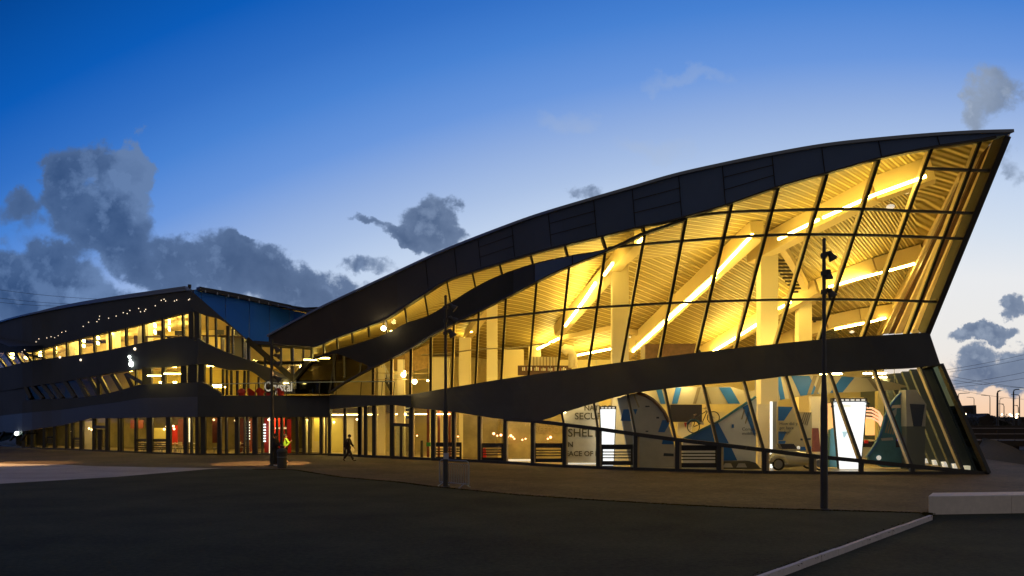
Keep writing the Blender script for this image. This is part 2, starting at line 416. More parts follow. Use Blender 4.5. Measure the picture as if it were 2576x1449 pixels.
# right hand leading edge, from the tip down to the waist
mb = MB()
pa, pb = P(2543, 333, S_up, -.1), P(2338, 836, S_up, -.1)
mb.bar(pa + Vector((-.14, .3, 0)), pb + Vector((-.14, .3, 0)), .3, .8, up=(0, -1, 0)); mb.build('corner_post', 'black_metal', hall)
# --- upper ribbon
RBL = L((785, 904), (845, 888), (938, 925))
strip('ribbon_band', T2, lambda x: RBL(x) if x < 938 else B2(x), 738, 1725, S_up, 'band', hall, -.12, .5, cols=[785, 800, 815, 829, 845, 860, 880, 900, 920, 938] + list(range(950, 1726, 20)), rows=2)
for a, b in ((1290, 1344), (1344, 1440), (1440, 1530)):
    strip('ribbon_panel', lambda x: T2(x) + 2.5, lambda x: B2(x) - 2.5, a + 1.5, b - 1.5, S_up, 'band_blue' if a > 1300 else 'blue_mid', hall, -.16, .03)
# --- narrow strip of glazing between fascia and ribbon
sg = [(785, 872, 785, 902), (814, 860, 816, 890), (848, 849, 850, 876), (885, 834, 888, 862), (927, 819, 929, 846), (971, 803, 974, 836), (1018, 771, 1024, 811), (1068, 740, 1077, 793), (1124, 706, 1133, 758), (1188, 685, 1196, 723), (1256, 663, 1263, 690), (1335, 641, 1340, 664), (1420, 617, 1427, 643), (1513, 594, 1523, 625), (1615, 569, 1619, 583)]
for q in sg: member('mullion', q[:2], q[2:], S_up, .1, .3, 'frame', hall, off=-.15)
for q, w in zip(sg, sg[1:]):
    strip('window_pane', lambda x: G1(x), lambda x: T2(x), (q[0] + q[2]) / 2, (w[0] + w[2]) / 2, S_up, 'glass', hall, .02, 0, step=30)
# --- main glazing
MU_L = [(939, 924, 938, 992), (985, 900, 984, 992), (1034, 875, 1032, 992), (1084, 846, 1083, 983), (1142, 814, 1137, 974), (1204.6, 783, 1196, 965), (1273, 749, 1261, 954), (1350, 709, 1330, 943), (1432, 670, 1403, 933), (1523, 631, 1481, 922),
        (1623, 583, 1564, 911), (1726, 550, 1659.6, 898), (1842, 509, 1753, 887), (1959, 467, 1851, 876), (2082, 433, 1953, 865), (2212.5, 397, 2062, 855), (2344, 371, 2172.6, 846), (2467, 352, 2283.5, 840)]
for i, q in enumerate(MU_L):
    w_ = .13 if q[0] > 1100 else .16
    m_ = member('mullion', q[:2], q[2:], S_up, w_, .12, 'frame', hall, off=-.08)
    mb = MB(); p1, p2 = P(q[0], q[1], S_up, .06), P(q[2], q[3], S_up, .06); dv = Vector((0, .24, -.1))
    mb.bar(p1 + dv, p2 + dv, .11, .42, up=(0, -1, 0)); mb.build('inner_fin', 'fin_wood', m_)
XE = [(EDGE.p[0][0], 2543)]
cols_m = [(829, 993, 829, 993)] + MU_L + [(2543, 336, 2338, 836)]
def skew_pane(name, q, w, top, bot, S, material, parent, n=5, off=.03):
    vs = []; fs = []
    for i in range(n + 1):
        f_ = i / n
        xt, xb = q[0] + (w[0] - q[0]) * f_, q[2] + (w[2] - q[2]) * f_
        vs += [P(xt, top(xt), S, off), P(xb, bot(xb), S, off)]
    for i in range(n): fs.append((2 * i, 2 * i + 1, 2 * i + 3, 2 * i + 2))
    return obj(name, vs, fs, material, parent)
topm = lambda x: (B2(x) if x > 829 else 992) if x < 1725 else G1(x)
for q, w in zip(cols_m, cols_m[1:]): skew_pane('window_pane', q, w, topm, W1, S_up, 'glass', hall)
TB = T((1480, 629), (1523, 625), (1600, 616), (1712, 607), (1921, 592.5), (2055, 590), (2143.6, 591), (2260, 594), (2373, 599), (2423.6, 601))
TC = T((1700, 551), (1760, 542), (1831, 534), (1945, 530), (2057, 527), (2163, 526), (2283.6, 531), (2400, 534.7), (2454.7, 537))
TD = L((2326, 424), (2350, 425), (2440, 428.5), (2490, 430))
transom('transom', TR1, 1112, 2366, S_up, .11, .16, 'frame', hall)
transom('transom', TB, 1530, 2428, S_up, .11, .16, 'frame', hall)
transom('transom', TC, 1726, 2456, S_up, .11, .16, 'frame', hall)
transom('transom', TD, 2327, 2496, S_up, .11, .16, 'frame', hall)
transom('ribbon_trim', lambda x: B2(x) + .5, 830, 1725, S_up, .10, .25, 'frame', hall, off=-.16, step=16)
# little round fixings along the glass edge catch the light
for (fn, a, b, st) in ((topm, 1725, 2480, 11), (B2, 1560, 1725, 12)):
    x = a; first = None
    while x < b:
        if first is None:
            mb = MB(); mb.ball(P(x, fn(x) + 5, S_up, .25), .05, 6); first = mb.build('glass_fixing', 'steel', hall); p0 = P(x, fn(x) + 5, S_up, .25)
        else:
            o = first.copy(); COL.objects.link(o); o.location = first.location + P(x, fn(x) + 5, S_up, .25) - p0
        x += st
# --- waist band
def S_band(x, y, off=0):
    a, b = W1(x), W2(x) if x < 1270 or x > 1362 else W2(x)
    t_ = min(1, max(0, (y - a) / (b - a))); lo = S_low(x, b) if x > 1270 else Dg(x) + (S_low(1271, 1055) - Dg(1271)) * 0
    return S_up(x, a) * (1 - t_) + lo * t_ + off
strip('waist_band', W1, lambda x: W2(x) if x < 1275 or x > 1362 else FOLD(x), 829, 2338, S_band, 'band', hall, -.2, .7, step=24, rows=3)
# end of the waist band
a_, b_, c_ = P(2338, 836, S_band, -.2), P(2366, 918.4, S_low, -.2), P(2338, 921, S_low, -.2)
bk = Vector((1.2, 3.2, 0)); obj('waist_end', [a_, b_, c_, a_ + bk, b_ + bk, c_ + bk], [(0, 2, 1), (3, 4, 5), (0, 1, 4, 3), (1, 2, 5, 4), (0, 3, 5, 2)], 'band', hall)
# --- lower leaning glazing
LG = [(1413, 1040, 1419, 1069), (1494, 1015, 1504, 1078), (1579, 992, 1598, 1092), (1672, 978, 1700, 1106), (1769, 967, 1806, 1118), (1872, 959, 1921.6, 1133), (1978, 947, 2041, 1147.6), (2088, 938, 2166, 1159.5), (2200, 930, 2294, 1173), (2316, 924, 2424, 1186)]
for q in LG:
    m_ = member('mullion', q[:2], q[2:], S_low, .11, .12, 'frame', hall, off=-.08)
    mb = MB(); p1, p2 = P(q[0], q[1], S_low, .05), P(q[2], q[3], S_low, .05); dv = Vector((0, .2, .08)); mb.bar(p1 + dv, p2 + dv, .08, .34, up=(0, -1, 0)); mb.build('inner_fin', 'fin_wood', m_)
for q, w in zip([(1362, 1057, 1362, 1060)] + LG, LG): skew_pane('window_pane', q, w, W2, FOLD, S_low, 'glass', hall)
skew_pane('window_pane', LG[-1], (2366, 918, 2485, 1192), W2, lambda x: FOLD(min(x, 2485)), S_low, 'glass_mid', hall)
transom('fold_rail', FOLD, 1270, 2484, S_g, .2, .24, 'frame', hall, off=-.1)
transom('base_rail', lambda x: BASE(x) - 3, 829, 2484, S_g, .16, .24, 'frame', hall, off=-.1)
# --- vertical lower posts
def W2g(x): return W2(x) if x < 1270 else FOLD(x)
posts = [905, 941, 985.5, 1034, 1089, 1140, 1205, 1270, 1339, 1419, 1504, 1598, 1703, 1808, 1922, 2041, 2166, 2294]
pw = {1034: .24, 1089: .22, 985.5: .12}
for x in posts:
    wpost = .2 if x > 1120 else .26
    m_ = member('post', (x, W2g(x)), (x, BASE(x)), S_g, wpost, .16, 'frame', hall, off=-.1)
    if x < 2050:
        mb = MB(); mb.bar(P(x + 6, W2g(x) + 2, S_g, .26), P(x + 6, BASE(x) - 2, S_g, .26), .13, .4, up=(0, -1, 0)); mb.build('inner_fin', 'fin_wood', m_)
pc = [829] + posts + [2484]
for a, b in zip(pc, pc[1:]):
    strip('window_pane', W2g, lambda x: BASE(x) - 1, a, b, S_g, 'glass', hall, .05, 0, step=60)
# slatted ventilation panels between the posts
for (a, b, y0, y1) in ((1092, 1161, 1113, 1158), (1210, 1266, 1115, 1160), (1343, 1416, 1115, 1163), (1512, 1592, 1118, 1170), (1702, 1805, 1120, 1176)):
    root = None; mb = MB(); h_ = y1 - y0
    def q(x, y, o=-.02): return P(x, y, S_g, .12 + o)
    def rect(xa, ya, xb, yb):
        p = [q(xa, ya), q(xb, ya), q(xb, yb), q(xa, yb)]; mb.add(p + [k + Vector((0, .06, 0)) for k in p], [(0, 3, 2, 1), (4, 5, 6, 7), (0, 1, 5, 4), (1, 2, 6, 5), (2, 3, 7, 6), (3, 0, 4, 7)])
    rect(a, y0, b, y0 + h_ * .24); rect(a, y0 + h_ * .80, b, y1)
    for k in (.34, .48, .62): rect(a, y0 + h_ * k, b, y0 + h_ * (k + .055))
    rect(a, y0 + h_ * .24, a + 5, y0 + h_ * .8); rect(b - 5, y0 + h_ * .24, b, y0 + h_ * .8)
    mb.build('louvre_panel', 'frame', hall)
# double door
dr = poly('door', [(990, 1069), (1031, 1070), (1031, 1155), (990, 1153)], S_g, 'glass', hall, .02, .03)
for nm, (xa, ya, xb, yb), wd in (('door_frame', (989, 1068, 1033, 1070), .22), ('door_frame', (989, 1070, 989, 1154), .14), ('door_frame', (1031, 1070, 1031, 1156), .14), ('door_frame', (1009, 1072, 1009, 1155), .16)):
    mb = MB(); mb.bar(P(xa, ya, S_g, -.12), P(xb, yb, S_g, -.12), wd, .12, up=(0, -1, 0)); mb.build(nm, 'frame', dr)
# ================================================================== hall interior
CS = .17
def top_of(x): return G1(max(x, 782))
CA, CB, CD = .0, .27, 8.0          # the ceiling runs level for 8 m behind the glass, then falls towards the back
def ztop(x, off=0):
    yt = top_of(x); Dt = S_up(x, yt) + .25; return Dt, CH + (HY - yt) / F * Dt + .05 - off
def S_ceil(x, y, off=0):
    Dt, zt = ztop(x, off); k = (HY - y) / F
    D = (zt + CA * Dt - CH) / (k + CA)
    if D > Dt + CD: D = (zt + CB * (Dt + CD) - CH) / (k + CB)
    return D
JL = L((2213, 838), (2427, 433.6), (2500, 352))
def yjoin(x): return 905 if x < 2213 else JL(x)
vs = []; fs = []; uvs = []; colsx = list(range(785, 2500, 16)) + [2500]; RW = 12
DB = 64.0
for x in colsx:
    yt = top_of(x); yj = max(yt + 1, yjoin(x))
    for r in range(RW + 1):
        y = yt + (yj - yt) * r / RW; D = S_ceil(x, y)
        if D > DB + 1 or D < 0:
            D = DB + 1; Dt, zt = ztop(x); z = zt - CB * (D - Dt - CD); p = Vector(((x - CX) / F * D, D, z))
        else: p = W3(x, y, D)
        vs.append(p)
        k = (x - 1300) / 1000.0; th = R(8 + 30 * max(0, min(1, k)))
        uvs.append((p.x * .1, (p.y * math.cos(th) - p.x * math.sin(th)) * .1))
for i in range(len(colsx) - 1):
    for r in range(RW): fs.append((i * (RW + 1) + r, (i + 1) * (RW + 1) + r, (i + 1) * (RW + 1) + r + 1, i * (RW + 1) + r + 1))
def ceilmat():
    m = bpy.data.materials.new('ceiling_boards'); m.use_nodes = True; nt = m.node_tree; b = nt.nodes['Principled BSDF']; q = NG(nt)
    uvn = q.n('ShaderNodeUVMap'); s_ = q.n('ShaderNodeSeparateXYZ'); nt.links.new(uvn.outputs[0], s_.inputs[0])
    fr = q.m('FRACT', q.m('MULTIPLY', s_.outputs[1], 10 / .64)); gro = q.smooth(g_abs(q, fr), .30, .48)
    nz = q.noise(uvn.outputs[0], 30, 4)
    c = q.mix(gro, (.34, .26, .08, 1), (.72, .58, .24, 1)); c = q.mix(q.m('MULTIPLY', nz, .25), c, (.36, .26, .08, 1))
    nt.links.new(c, b.inputs['Base Color']); b.inputs['Roughness'].default_value = .42
    bn = q.n('ShaderNodeBump'); bn.inputs['Strength'].default_value = .45; bn.inputs['Distance'].default_value = .07
    nt.links.new(q.m('SINE', q.m('MULTIPLY', s_.outputs[1], 6.2832 * 10 / .32)), bn.inputs['Height']); nt.links.new(bn.outputs[0], b.inputs['Normal'])
    M['ceiling_boards'] = m
def g_abs(q, fr): return q.m('ABSOLUTE', q.m('SUBTRACT', fr, .5))
ceilmat()
ceilv = list(vs)
obj('ceiling', vs, fs, 'ceiling_boards', hall, uvs=uvs)
rv = []
for i, x in enumerate(colsx):
    lift = min(.55, max(.08, (G1(x) - RL(x)) / F * 32 * .7))
    for r in range(RW + 1): rv.append(vs[i * (RW + 1) + r] + Vector((0, .2, lift if r < RW else .3)))
obj('roof', rv, [f[::-1] for f in fs], 'band', hall)
def ceil_pt(x, y, drop=0.0):
    D = S_ceil(x, y, drop); return W3(x, y, D)
# side wall: from the leading edge back to the ceiling joint
NW = 14; vs = []
fr_ = [P(2543 - (2543 - 2338) * i / NW, 333 + 503 * i / NW, S_up, .45) for i in range(NW + 1)]
bk_ = [ceil_pt(JL.p[1][0] - (2427 - 2213) * i / NW, 433.6 + (838 - 433.6) * i / NW) for i in range(NW + 1)]
K = 6
for i in range(NW + 1):
    for k in range(K + 1): vs.append(fr_[i].lerp(bk_[i], k / K))
fs = [(i * (K + 1) + k, (i + 1) * (K + 1) + k, (i + 1) * (K + 1) + k + 1, i * (K + 1) + k + 1) for i in range(NW) for k in range(K)]
obj('side_wall', vs, fs, 'side_wood', hall)
for k in range(1, 6):
    mb = MB(); f0 = k / 6
    a_ = fr_[0].lerp(bk_[0], f0); b_ = fr_[-1].lerp(bk_[-1], f0 * .9); mb.bar(a_ + Vector((-.25, 0, 0)), b_ + Vector((-.25, 0, 0)), .16, .4, up=(1, 0, 0)); mb.build('side_fin', 'fin_wood' if k % 2 else 'wood_dark', hall)
mb = MB()
for i in range(0, NW): mb.bar(bk_[i] + Vector((-.2, -.2, -.25)), bk_[i + 1] + Vector((-.2, -.2, -.25)), .35, .4)
mb.build('edge_beam', 'beam', hall)
# lower side facade: leaning glass fins from the waist end to the ground, running back
lo_f = [P(2366 + (2485 - 2366) * i / 6, 918 + 274 * i / 6, S_low if i < 6 else S_g, .15) for i in range(7)]
lo_b = [p + Vector((3.6 + .3 * i / 6 * 0, 13, 0)) for i, p in enumerate(lo_f)]
vs = []; fs = []
for i in range(7): vs += [lo_f[i], lo_b[i]]
fs = [(2 * i, 2 * i + 1, 2 * i + 3, 2 * i + 2) for i in range(6)]
obj('side_glass', vs, fs, 'glass_teal', hall)
for k in range(1, 7):
    f0 = k / 7; mb = MB(); mb.bar(lo_f[0].lerp(lo_b[0], f0) + Vector((-.3, 0, 0)), lo_f[6].lerp(lo_b[6], f0) + Vector((-.3, 0, 0)), .14, .9, up=(1, .2, 0)); mb.build('side_fin', 'grey_dark', hall)
    mb = MB(); e_ = lo_f[6].lerp(lo_b[6], f0); mb.box(e_ + Vector((-.5, 0, .16)), (.25, .5, .28)); mb.build('floor_uplight', 'uplight', hall)
mb = MB(); mb.bar(P(2366, 918, S_low, -.12), P(2485, 1192, S_g, -.12), .18, .3, up=(0, -1, 0)); mb.build('corner_post', 'rubber', hall)
# floor, back wall, left wall
x0, x1 = -18, 33
fp = [P(x, BASE(x), S_g, .3) for x in range(829, 2485, 60)] + [P(2484, 1192, S_g, .3)]
n_ = len(fp); vs = [Vector((p.x, p.y, .03)) for p in fp] + [Vector((p.x * DB / p.y if i < n_ - 1 else p.x + 6, DB + 1, .03)) for i, p in enumerate(fp)]
obj('floor', vs, [(i, i + 1, n_ + i + 1, n_ + i) for i in range(n_ - 1)], 'floor_in', hall)
bw = []
for i, x in enumerate(colsx):
    if x > 2213: break
    p = ceilv[i * (RW + 1) + RW]
    bw += [Vector((p.x, min(p.y, DB), 0)), Vector((p.x, min(p.y, DB), p.z + .2))]
obj('back_wall', bw, [(2 * i, 2 * i + 1, 2 * i + 3, 2 * i + 2) for i in range(len(bw) // 2 - 1)], 'cream_wall', hall)
mb = MB(); mb.bar(Vector((29.9, 60, 0)), Vector((29.9, 60, 9.2)), .5, .5); mb.build('column', 'column', hall)
mb = MB(); mb.box((30.4, DB - 2.5, 3.2), (.3, 7, 6.4)); mb.build('side_wall_low', 'grey_dark', hall)
# upper gallery floor at the waist, set back from the glass
# beams with their strip lights
def beam(pts, w, h, light=None, lw=.22):
    mb = MB(); ps = [ceil_pt(x, y, h / 2 + .02) for x, y in pts]
    for a, b in zip(ps, ps[1:]): mb.bar(a, b, w, h)
    mb.build('ceiling_beam', 'beam', hall)
beam([(1572, 888), (1680, 787), (1800, 676), (1905, 578)], .75, 1.0)
beam([(1890, 640), (2040, 560), (2200, 478), (2345, 428)], .8, 1.15)
beam([(1765, 892), (1900, 812), (2060, 722), (2200, 670), (2318, 636)], .7, 1.0)
beam([(1405, 832), (1480, 745), (1560, 650), (1612, 600)], .7, .8)
beam([(1930, 880), (2000, 846), (2080, 812), (2160, 795), (2250, 782)], .7, 1.0)
beam([(1230, 770), (1180, 840), (1165, 880)], .6, .6)
beam([(1410, 850), (1540, 825), (1640, 845)], .4, .35)
beam([(1955, 600), (2010, 690), (2045, 760)], .4, .4)
beam([(1935, 590), (2100, 500), (2280, 440)], .01, .01)
SL = [([(1800, 697), (1690, 795), (1592, 884)], 1), ([(1893, 590), (1800, 690)], 1), ([(1958, 602), (2060, 552)], 1), ([(2070, 548), (2200, 490), (2330, 443)], 1), ([(1788, 888), (1880, 832), (1905, 815)], 1), ([(1955, 778), (1990, 760)], 1),
      ([(2085, 722), (2200, 690), (2300, 664)], 1), ([(1422, 820), (1470, 755), (1498, 712)], 1), ([(1520, 692), (1542, 662)], 1), ([(2100, 828), (2180, 812), (2228, 800)], 1),
      ([(1580, 628), (1618, 600)], 1), ([(1163, 860), (1187, 832)], 1), ([(1405, 852), (1352, 878)], 1), ([(1445, 895), (1545, 876)], 1)]
for k, (pts, _) in enumerate(SL):
    mb = MB(); ps = [ceil_pt(x, y, 1.15 if k < 10 else .6) for x, y in pts]
    for a, b in zip(ps, ps[1:]): mb.bar(a, b, .11, .12)
    o = mb.build('strip_light', 'strip_front' if k in (1, 2, 3, 8, 10) else 'strip'); 
    wh = ['below the long middle beam', 'at the upper end of the middle beam', 'left of the pale column under the top beam', 'the long bright one under the roof tip', 'low on the third beam near the waist band', 'short one right of the big pale column', 'on the beam behind the street lamp', 'on the leftmost long beam', 'short one beside the left pale column', 'lowest one at the right end', 'short one under the dark roof ribbon', 'far left of the upper hall', 'on a low rail at the left of the hall', 'long faint one above the waist band'][k]
    tag(o, 'yellow glowing strip light, ' + wh, 'strip light', 'strip lights along the hall ceiling beams')
# unseen uplighters added behind the waist band to brighten the ceiling
for i in range(15):
    x = 860 + i * 98; y = W1(x); p = P(x, y, S_up, 2.2); p.z -= .55 if x > 1100 else .35
    t_ = thing('uplighter_fill', 'long uplighter added unseen just behind the black waist band of the hall', 'uplighter_fill', p, 'uplighters added behind the waist band')
    mb = MB(); mb.box(p + Vector((0, 0, -.08)), (1.3, .34, .12)); mb.build('housing', 'black_metal', t_); mb = MB(); mb.box(p, (1.2, .26, .04)); mb.build('diffuser', 'uplighter_fill', t_)
# unseen fill lights added behind the waist band for the exhibit fronts
for x in (1185, 1225, 1262, 1300, 1340, 1400, 1470, 1545, 1625, 1705, 1790, 1875, 1960, 2040, 2125, 2205, 2285):
    y = W2(x) - 9; p = P(x, y, S_low, .85) if x > 1362 else P(x, W2g(x) - 7, S_g, .8)
    mb = MB(); mb.box(p, (1.1, .16, .10)); tag(mb.build('wall_wash_fill', 'wash_fill'), 'slim fill light added unseen behind the lower edge of the waist band', 'light fitting', 'added fill lights behind the waist band')
    mb = MB(); mb.bar(p + Vector((0, 0, .05)), p + Vector((0, -.1, .6)), .05, .05); mb.build('stem', 'black_metal', COL.objects['wall_wash_fill' if 'wall_wash_fill.001' not in COL.objects else sorted(o_.name for o_ in COL.objects if o_.name.startswith('wall_wash_fill'))[-1]])
mat('wash_fill', (1, .95, .8), .5, emit=(1, .80, .42), es=16)
for x in (812, 850, 895, 945, 1000, 1060):  # unseen lights added behind the ribbon to brighten the narrow window strip
    p = P(x, T2(x) + 9, S_up, 1.6); mb = MB(); mb.bar(p + Vector((-.5, 0, 0)), p + Vector((.5, 0, 0)), .2, .08)
    tag(mb.build('ribbon_fill', 'strip_front'), 'slim fill light added unseen behind the dark ribbon under the narrow strip of windows', 'light fitting', 'added fill lights behind the dark ribbon')
# columns
def column(x, ytop, w, hexa=0):
    p = ceil_pt(x, ytop, .3); dd = max(p.y, Gm(x) + 1.0 - (6.5 - CH) * MU + 1.0, 43.0 if x > 1500 else 0); p = Vector((p.x * dd / p.y, dd, p.z + .5)); mb = MB(); mb.bar(Vector((p.x, p.y, 0)), p, w, w * .8); mb.build('column', 'column', hall)
    return p
column(1559, 645, .95); column(1930, 597, 1.0); column(2021, 757, .9); column(1238, 772, .75)
for x, yt, w, D in ((1170, 850, .9, 57), (1105, 900, 1.6, 58), (1290, 880, 1.8, 60), (1000, 915, .9, 56), (961, 925, .5, 56), (1345, 870, 1.0, 60), (2150, 1000, 1.2, 58), (1010, 905, .5, 54)):
    mb = MB(); p = W3(x, yt, D); mb.box((p.x, D, p.z / 2), (w, .6, p.z)); mb.build('column', 'column', hall)
# ventilation grilles between the beams
for (a, b, c, d_) in (((1972, 640), (1997, 668), (2040, 745), (1990, 705)), ((2068, 835), (2050, 800), (2080, 850), (2095, 862))):
    pass
for (xa, ya, xb, yb) in ((1962, 655, 2028, 752), (2060, 800, 2092, 850)):
    root = MB(); n = 12
    for k in range(n):
        f0 = k / (n - 1); x = xa + (xb - xa) * f0; y = ya + (yb - ya) * f0
        p = ceil_pt(x, y, .25); root.bar(p + Vector((-.6, 0, .0)), p + Vector((.6, 0, 0)), .08, .12)
    root.build('ceiling_grille', 'black_metal', hall)
# ================================================================== the left wing and the recessed middle
BL = T((-150, 1113), (0, 1122), (62, 1127), (151, 1130.5), (233, 1134.5), (364, 1140), (464, 1143.3), (505, 1144.5), (560, 1144.5), (700, 1144), (829, 1144.7))
def S_l(x, y, off=0): return CH * F / (BL(x) - HY) + off
MID = L((505, 57), (640, 60), (738, 62.5), (785, 60.5), (850, 58.5))
def S_m(x, y, off=0): return MID(x) + off
wing = hall
XL = -140
RT = T((-140, 855), (-60, 838), (0, 813), (151, 778), (300, 754), (478, 730))
U1 = T((-60, 888), (0, 887), (64, 887), (138, 869), (202, 852), (300, 829), (361, 814), (410, 801), (458, 788.5), (497, 785))
U2 = T((-60, 940), (0, 926), (89, 906), (160, 897), (222, 889), (300, 875), (364, 861), (430, 850), (483, 845.5), (497, 850))
V1 = T((-60, 988), (0, 985), (69, 973), (133, 964), (249, 944), (300, 936), (366, 926), (440, 922), (497, 916))
V2 = T((-60, 1012), (0, 1009), (142, 1003), (200, 1000), (251, 993), (300, 982), (355, 967), (420, 964.5), (497, 961))
Gt = T((-60, 1120), (0, 1098), (60, 1085), (100, 1078), (160, 1069), (209, 1057), (235, 1052.5), (300, 1052), (466, 1049), (497, 1049))
strip('roof_panel', RT, U1, XL, 497, S_l, 'band', wing, -.25, .6, step=24, rows=2)
strip('wall_band', U2, V1, XL, 497, S_l, 'band', wing, -.25, .6, step=24, rows=2)
strip('wall_band', V2, lambda x: V2(x) + (Gt(x) - V2(x)) * .42, XL, 497, S_l, 'band', wing, -.25, .6, step=24)
strip('wall_band', lambda x: V2(x) + (Gt(x) - V2(x)) * .42, Gt, XL, 497, S_l, 'band_navy', wing, -.28, .7, step=24)
transom('roof_edge', lambda x: RT(x) - 1.5, XL, 476, S_l, .16, .5, 'roof_metal', wing, off=-.35, step=24)
# roof plane seen edge-on and the raised strip above it
transom('roof_upstand', T((100, 787), (151, 774), (300, 748), (473, 723.5)), 100, 473, lambda x, y, o=0: S_l(x, y, o) + 1.5, .16, .6, 'roof_metal', wing, off=0, step=30)
mb = MB(); p = P(477, 724, S_l, .8); mb.lathe(p - Vector((0, 0, .25)), [(.05, 0), (.05, .25), (.14, .3), (.14, .5), (.02, .52)], 8); mb.build('lightning_rod', 'black_metal', wing)
# upper row mullions
for q in ((84, 885, 86, 907), (109, 878, 110, 905), (137, 869, 138, 902), (169, 861, 170, 897), (202, 852, 203, 893), (238, 844, 239, 888), (277, 835, 278, 881), (318, 825, 319, 871), (361, 814, 362, 862), (410, 801, 411, 853), (461, 788, 462, 846)):
    member('mullion', q[:2], q[2:], S_l, .16, .3, 'frame', wing, off=-.1)
for q in ((-14, 886, 16, 925), (12, 886, 35, 918), (38, 886, 58, 914), (62, 887, 80, 909), (-38, 886, -8, 928)):
    member('mullion', q[:2], q[2:], S_l, .2, .3, 'frame', wing, off=-.1)
member('mullion', (62, 889), (112, 902), S_l, .16, .3, 'frame', wing, off=-.1)
for q in ((483, 784, 484, 853), (497, 785, 498, 857)): member('corner_post', q[:2], q[2:], S_l, .4, .4, 'frame', wing, off=-.2)
cx_ = [XL, 12, 62, 109, 138, 170, 203, 239, 278, 319, 361, 410, 461, 497]
for a, b in zip(cx_, cx_[1:]): strip('window_pane', U1, U2, a, b, S_l, 'glass', wing, .1, 0, step=30)
# second row: slanting frames at the left, straight ones at the right
for q in ((249, 944, 276, 996), (283, 943, 311, 990), (318, 941, 336, 978), (322, 943, 363, 966), (66, 974, 78, 1003), (82, 972, 109, 1003), (108, 968, 138, 1003), (131, 965, 158, 1002), (163, 958, 190, 1001), (196, 953, 222, 1000), (223, 948, 251, 996), (249, 944, 250, 993)):
    member('mullion', q[:2], q[2:], S_l, .3, .3, 'frame', wing, off=-.1)
for q, w_ in (((371, 924, 371, 967), .75), ((412.5, 922, 412.5, 966), .3), ((464, 920, 464, 965), .45), ((486, 918, 486, 962), .7), ((508, 916, 508, 961), .45), ((343, 928, 343, 970), .12)):
    member('post', q[:2], q[2:], S_l if q[0] < 497 else S_m, w_, .3, 'frame', wing, off=-.1)
for a, b, mt in ((XL, 66, 'band'), (66, 108, 'glass_dark'), (108, 163, 'glass_mid'), (163, 249, 'glass_dark'), (249, 343, 'glass_mid'), (343, 412, 'glass'), (412, 464, 'glass'), (464, 497, 'glass')):
    strip('window_pane', V1, V2, a, b, S_l, mt, wing, .1, 0, step=30)
# --- corner and blue return facet
GR = T((497, 785), (509, 792), (530, 797), (554, 804), (580, 822), (605, 843), (629, 862), (685, 908), (738, 955))
GB = T((497, 850), (514, 861), (571, 886.6), (629, 907.7), (685, 930), (738, 955))
ROOF2 = T((478, 730), (497, 729), (600, 749), (700, 773), (785, 792))
DIAG = L((478, 730), (629, 861), (676, 862), (771, 794))
def dg(x): return 730 + (x - 478) / (629 - 478) * 132 if x < 629 else DIAG(x)
strip('roof_panel', lambda x: 730 if x < 482 else dg(x) , lambda x: min(GR(x), 866), 478, 640, S_m, 'band', wing, -.3, .6, step=12)
for a, b in zip([487, 507, 567, 627, 678, 728], [507, 567, 627, 678, 728, 772]):
    strip('blue_panel', ROOF2, lambda x: dg(x) if x < 629 else (861.5 if x < 676 else 862 - (x - 676) * .713), a + 1.2, b - 1.2 if b < 770 else b, S_m, 'wing_blue', wing, -.1, .3, step=10)
transom('gutter', T((498, 727), (600, 746), (700, 768), (794, 785)), 498, 794, S_m, .32, .6, 'black_metal', wing, off=-.5, step=30)
transom('roof_edge', T((498, 723.5), (600, 742), (700, 764), (794, 781.5)), 498, 794, S_m, .1, .6, 'roof_metal', wing, off=-.5, step=30)
for x in (517, 547, 575, 600, 627, 652, 676, 700, 725, 770):
    y = 727 + (x - 498) * .197; mb = MB(); mb.bar(P(x, y - 1, S_m, -.56), P(x, y + 5, S_m, -.56), .07, .05, up=(0, -1, 0)); mb.build('gutter_bracket', 'steel', wing)
# the dark diagonal seams down to the valley
member('edge_beam', (620, 853), (740, 956), S_m, .45, .5, 'frame', wing, off=-.35, seg=3)
member('edge_beam', (786, 902), (738, 957), S_m, .40, .5, 'frame', wing, off=-.35, seg=3)
member('edge_beam', (636, 864), (790, 874), S_m, .3, .5, 'frame', wing, off=-.35, seg=3)
# glazing of the middle, upper
for q in ((521, 796, 522, 864), (543, 801, 544, 876), (573.5, 820, 573.5, 887), (585, 826, 585.5, 890), (611, 850, 612, 900), (625, 862, 626, 907), (667, 896, 667, 922)):
    member('mullion', q[:2], q[2:], S_m, .2 if q[0] in (573.5, 625) else .12, .25, 'frame', wing, off=-.1)
for q in ((682, 864, 682, 908), (734, 868, 737, 950), (657, 864, 657, 885), (707, 866, 707, 927), (763, 872, 763, 926), (785, 872, 785, 902)):
    member('mullion', q[:2], q[2:], S_m, .22 if q[0] in (734, 785) else .1, .25, 'frame', wing, off=-.1)
strip('window_pane', GR, GB, 497, 738, S_m, 'glass', wing, .1, 0, step=15)
strip('window_pane', lambda x: 864 + (x - 640) * .07, lambda x: (GR(x) if x < 738 else 955 - (x - 738) * 1.15), 640, 786, S_m, 'glass', wing, .1, 0, step=12)
# black band below, falling to the valley
VB1 = T((497, 916), (514, 916.5), (571, 930), (629, 933), (669, 960), (700, 978))
strip('wall_band', GB, VB1, 497, 690, S_m, 'band', wing, -.25, .6, step=14)
strip('wall_band', lambda x: GB(x) if x < 738 else 955, lambda x: min(985, 978), 690, 745, S_m, 'band_navy', wing, -.25, .6, step=11)
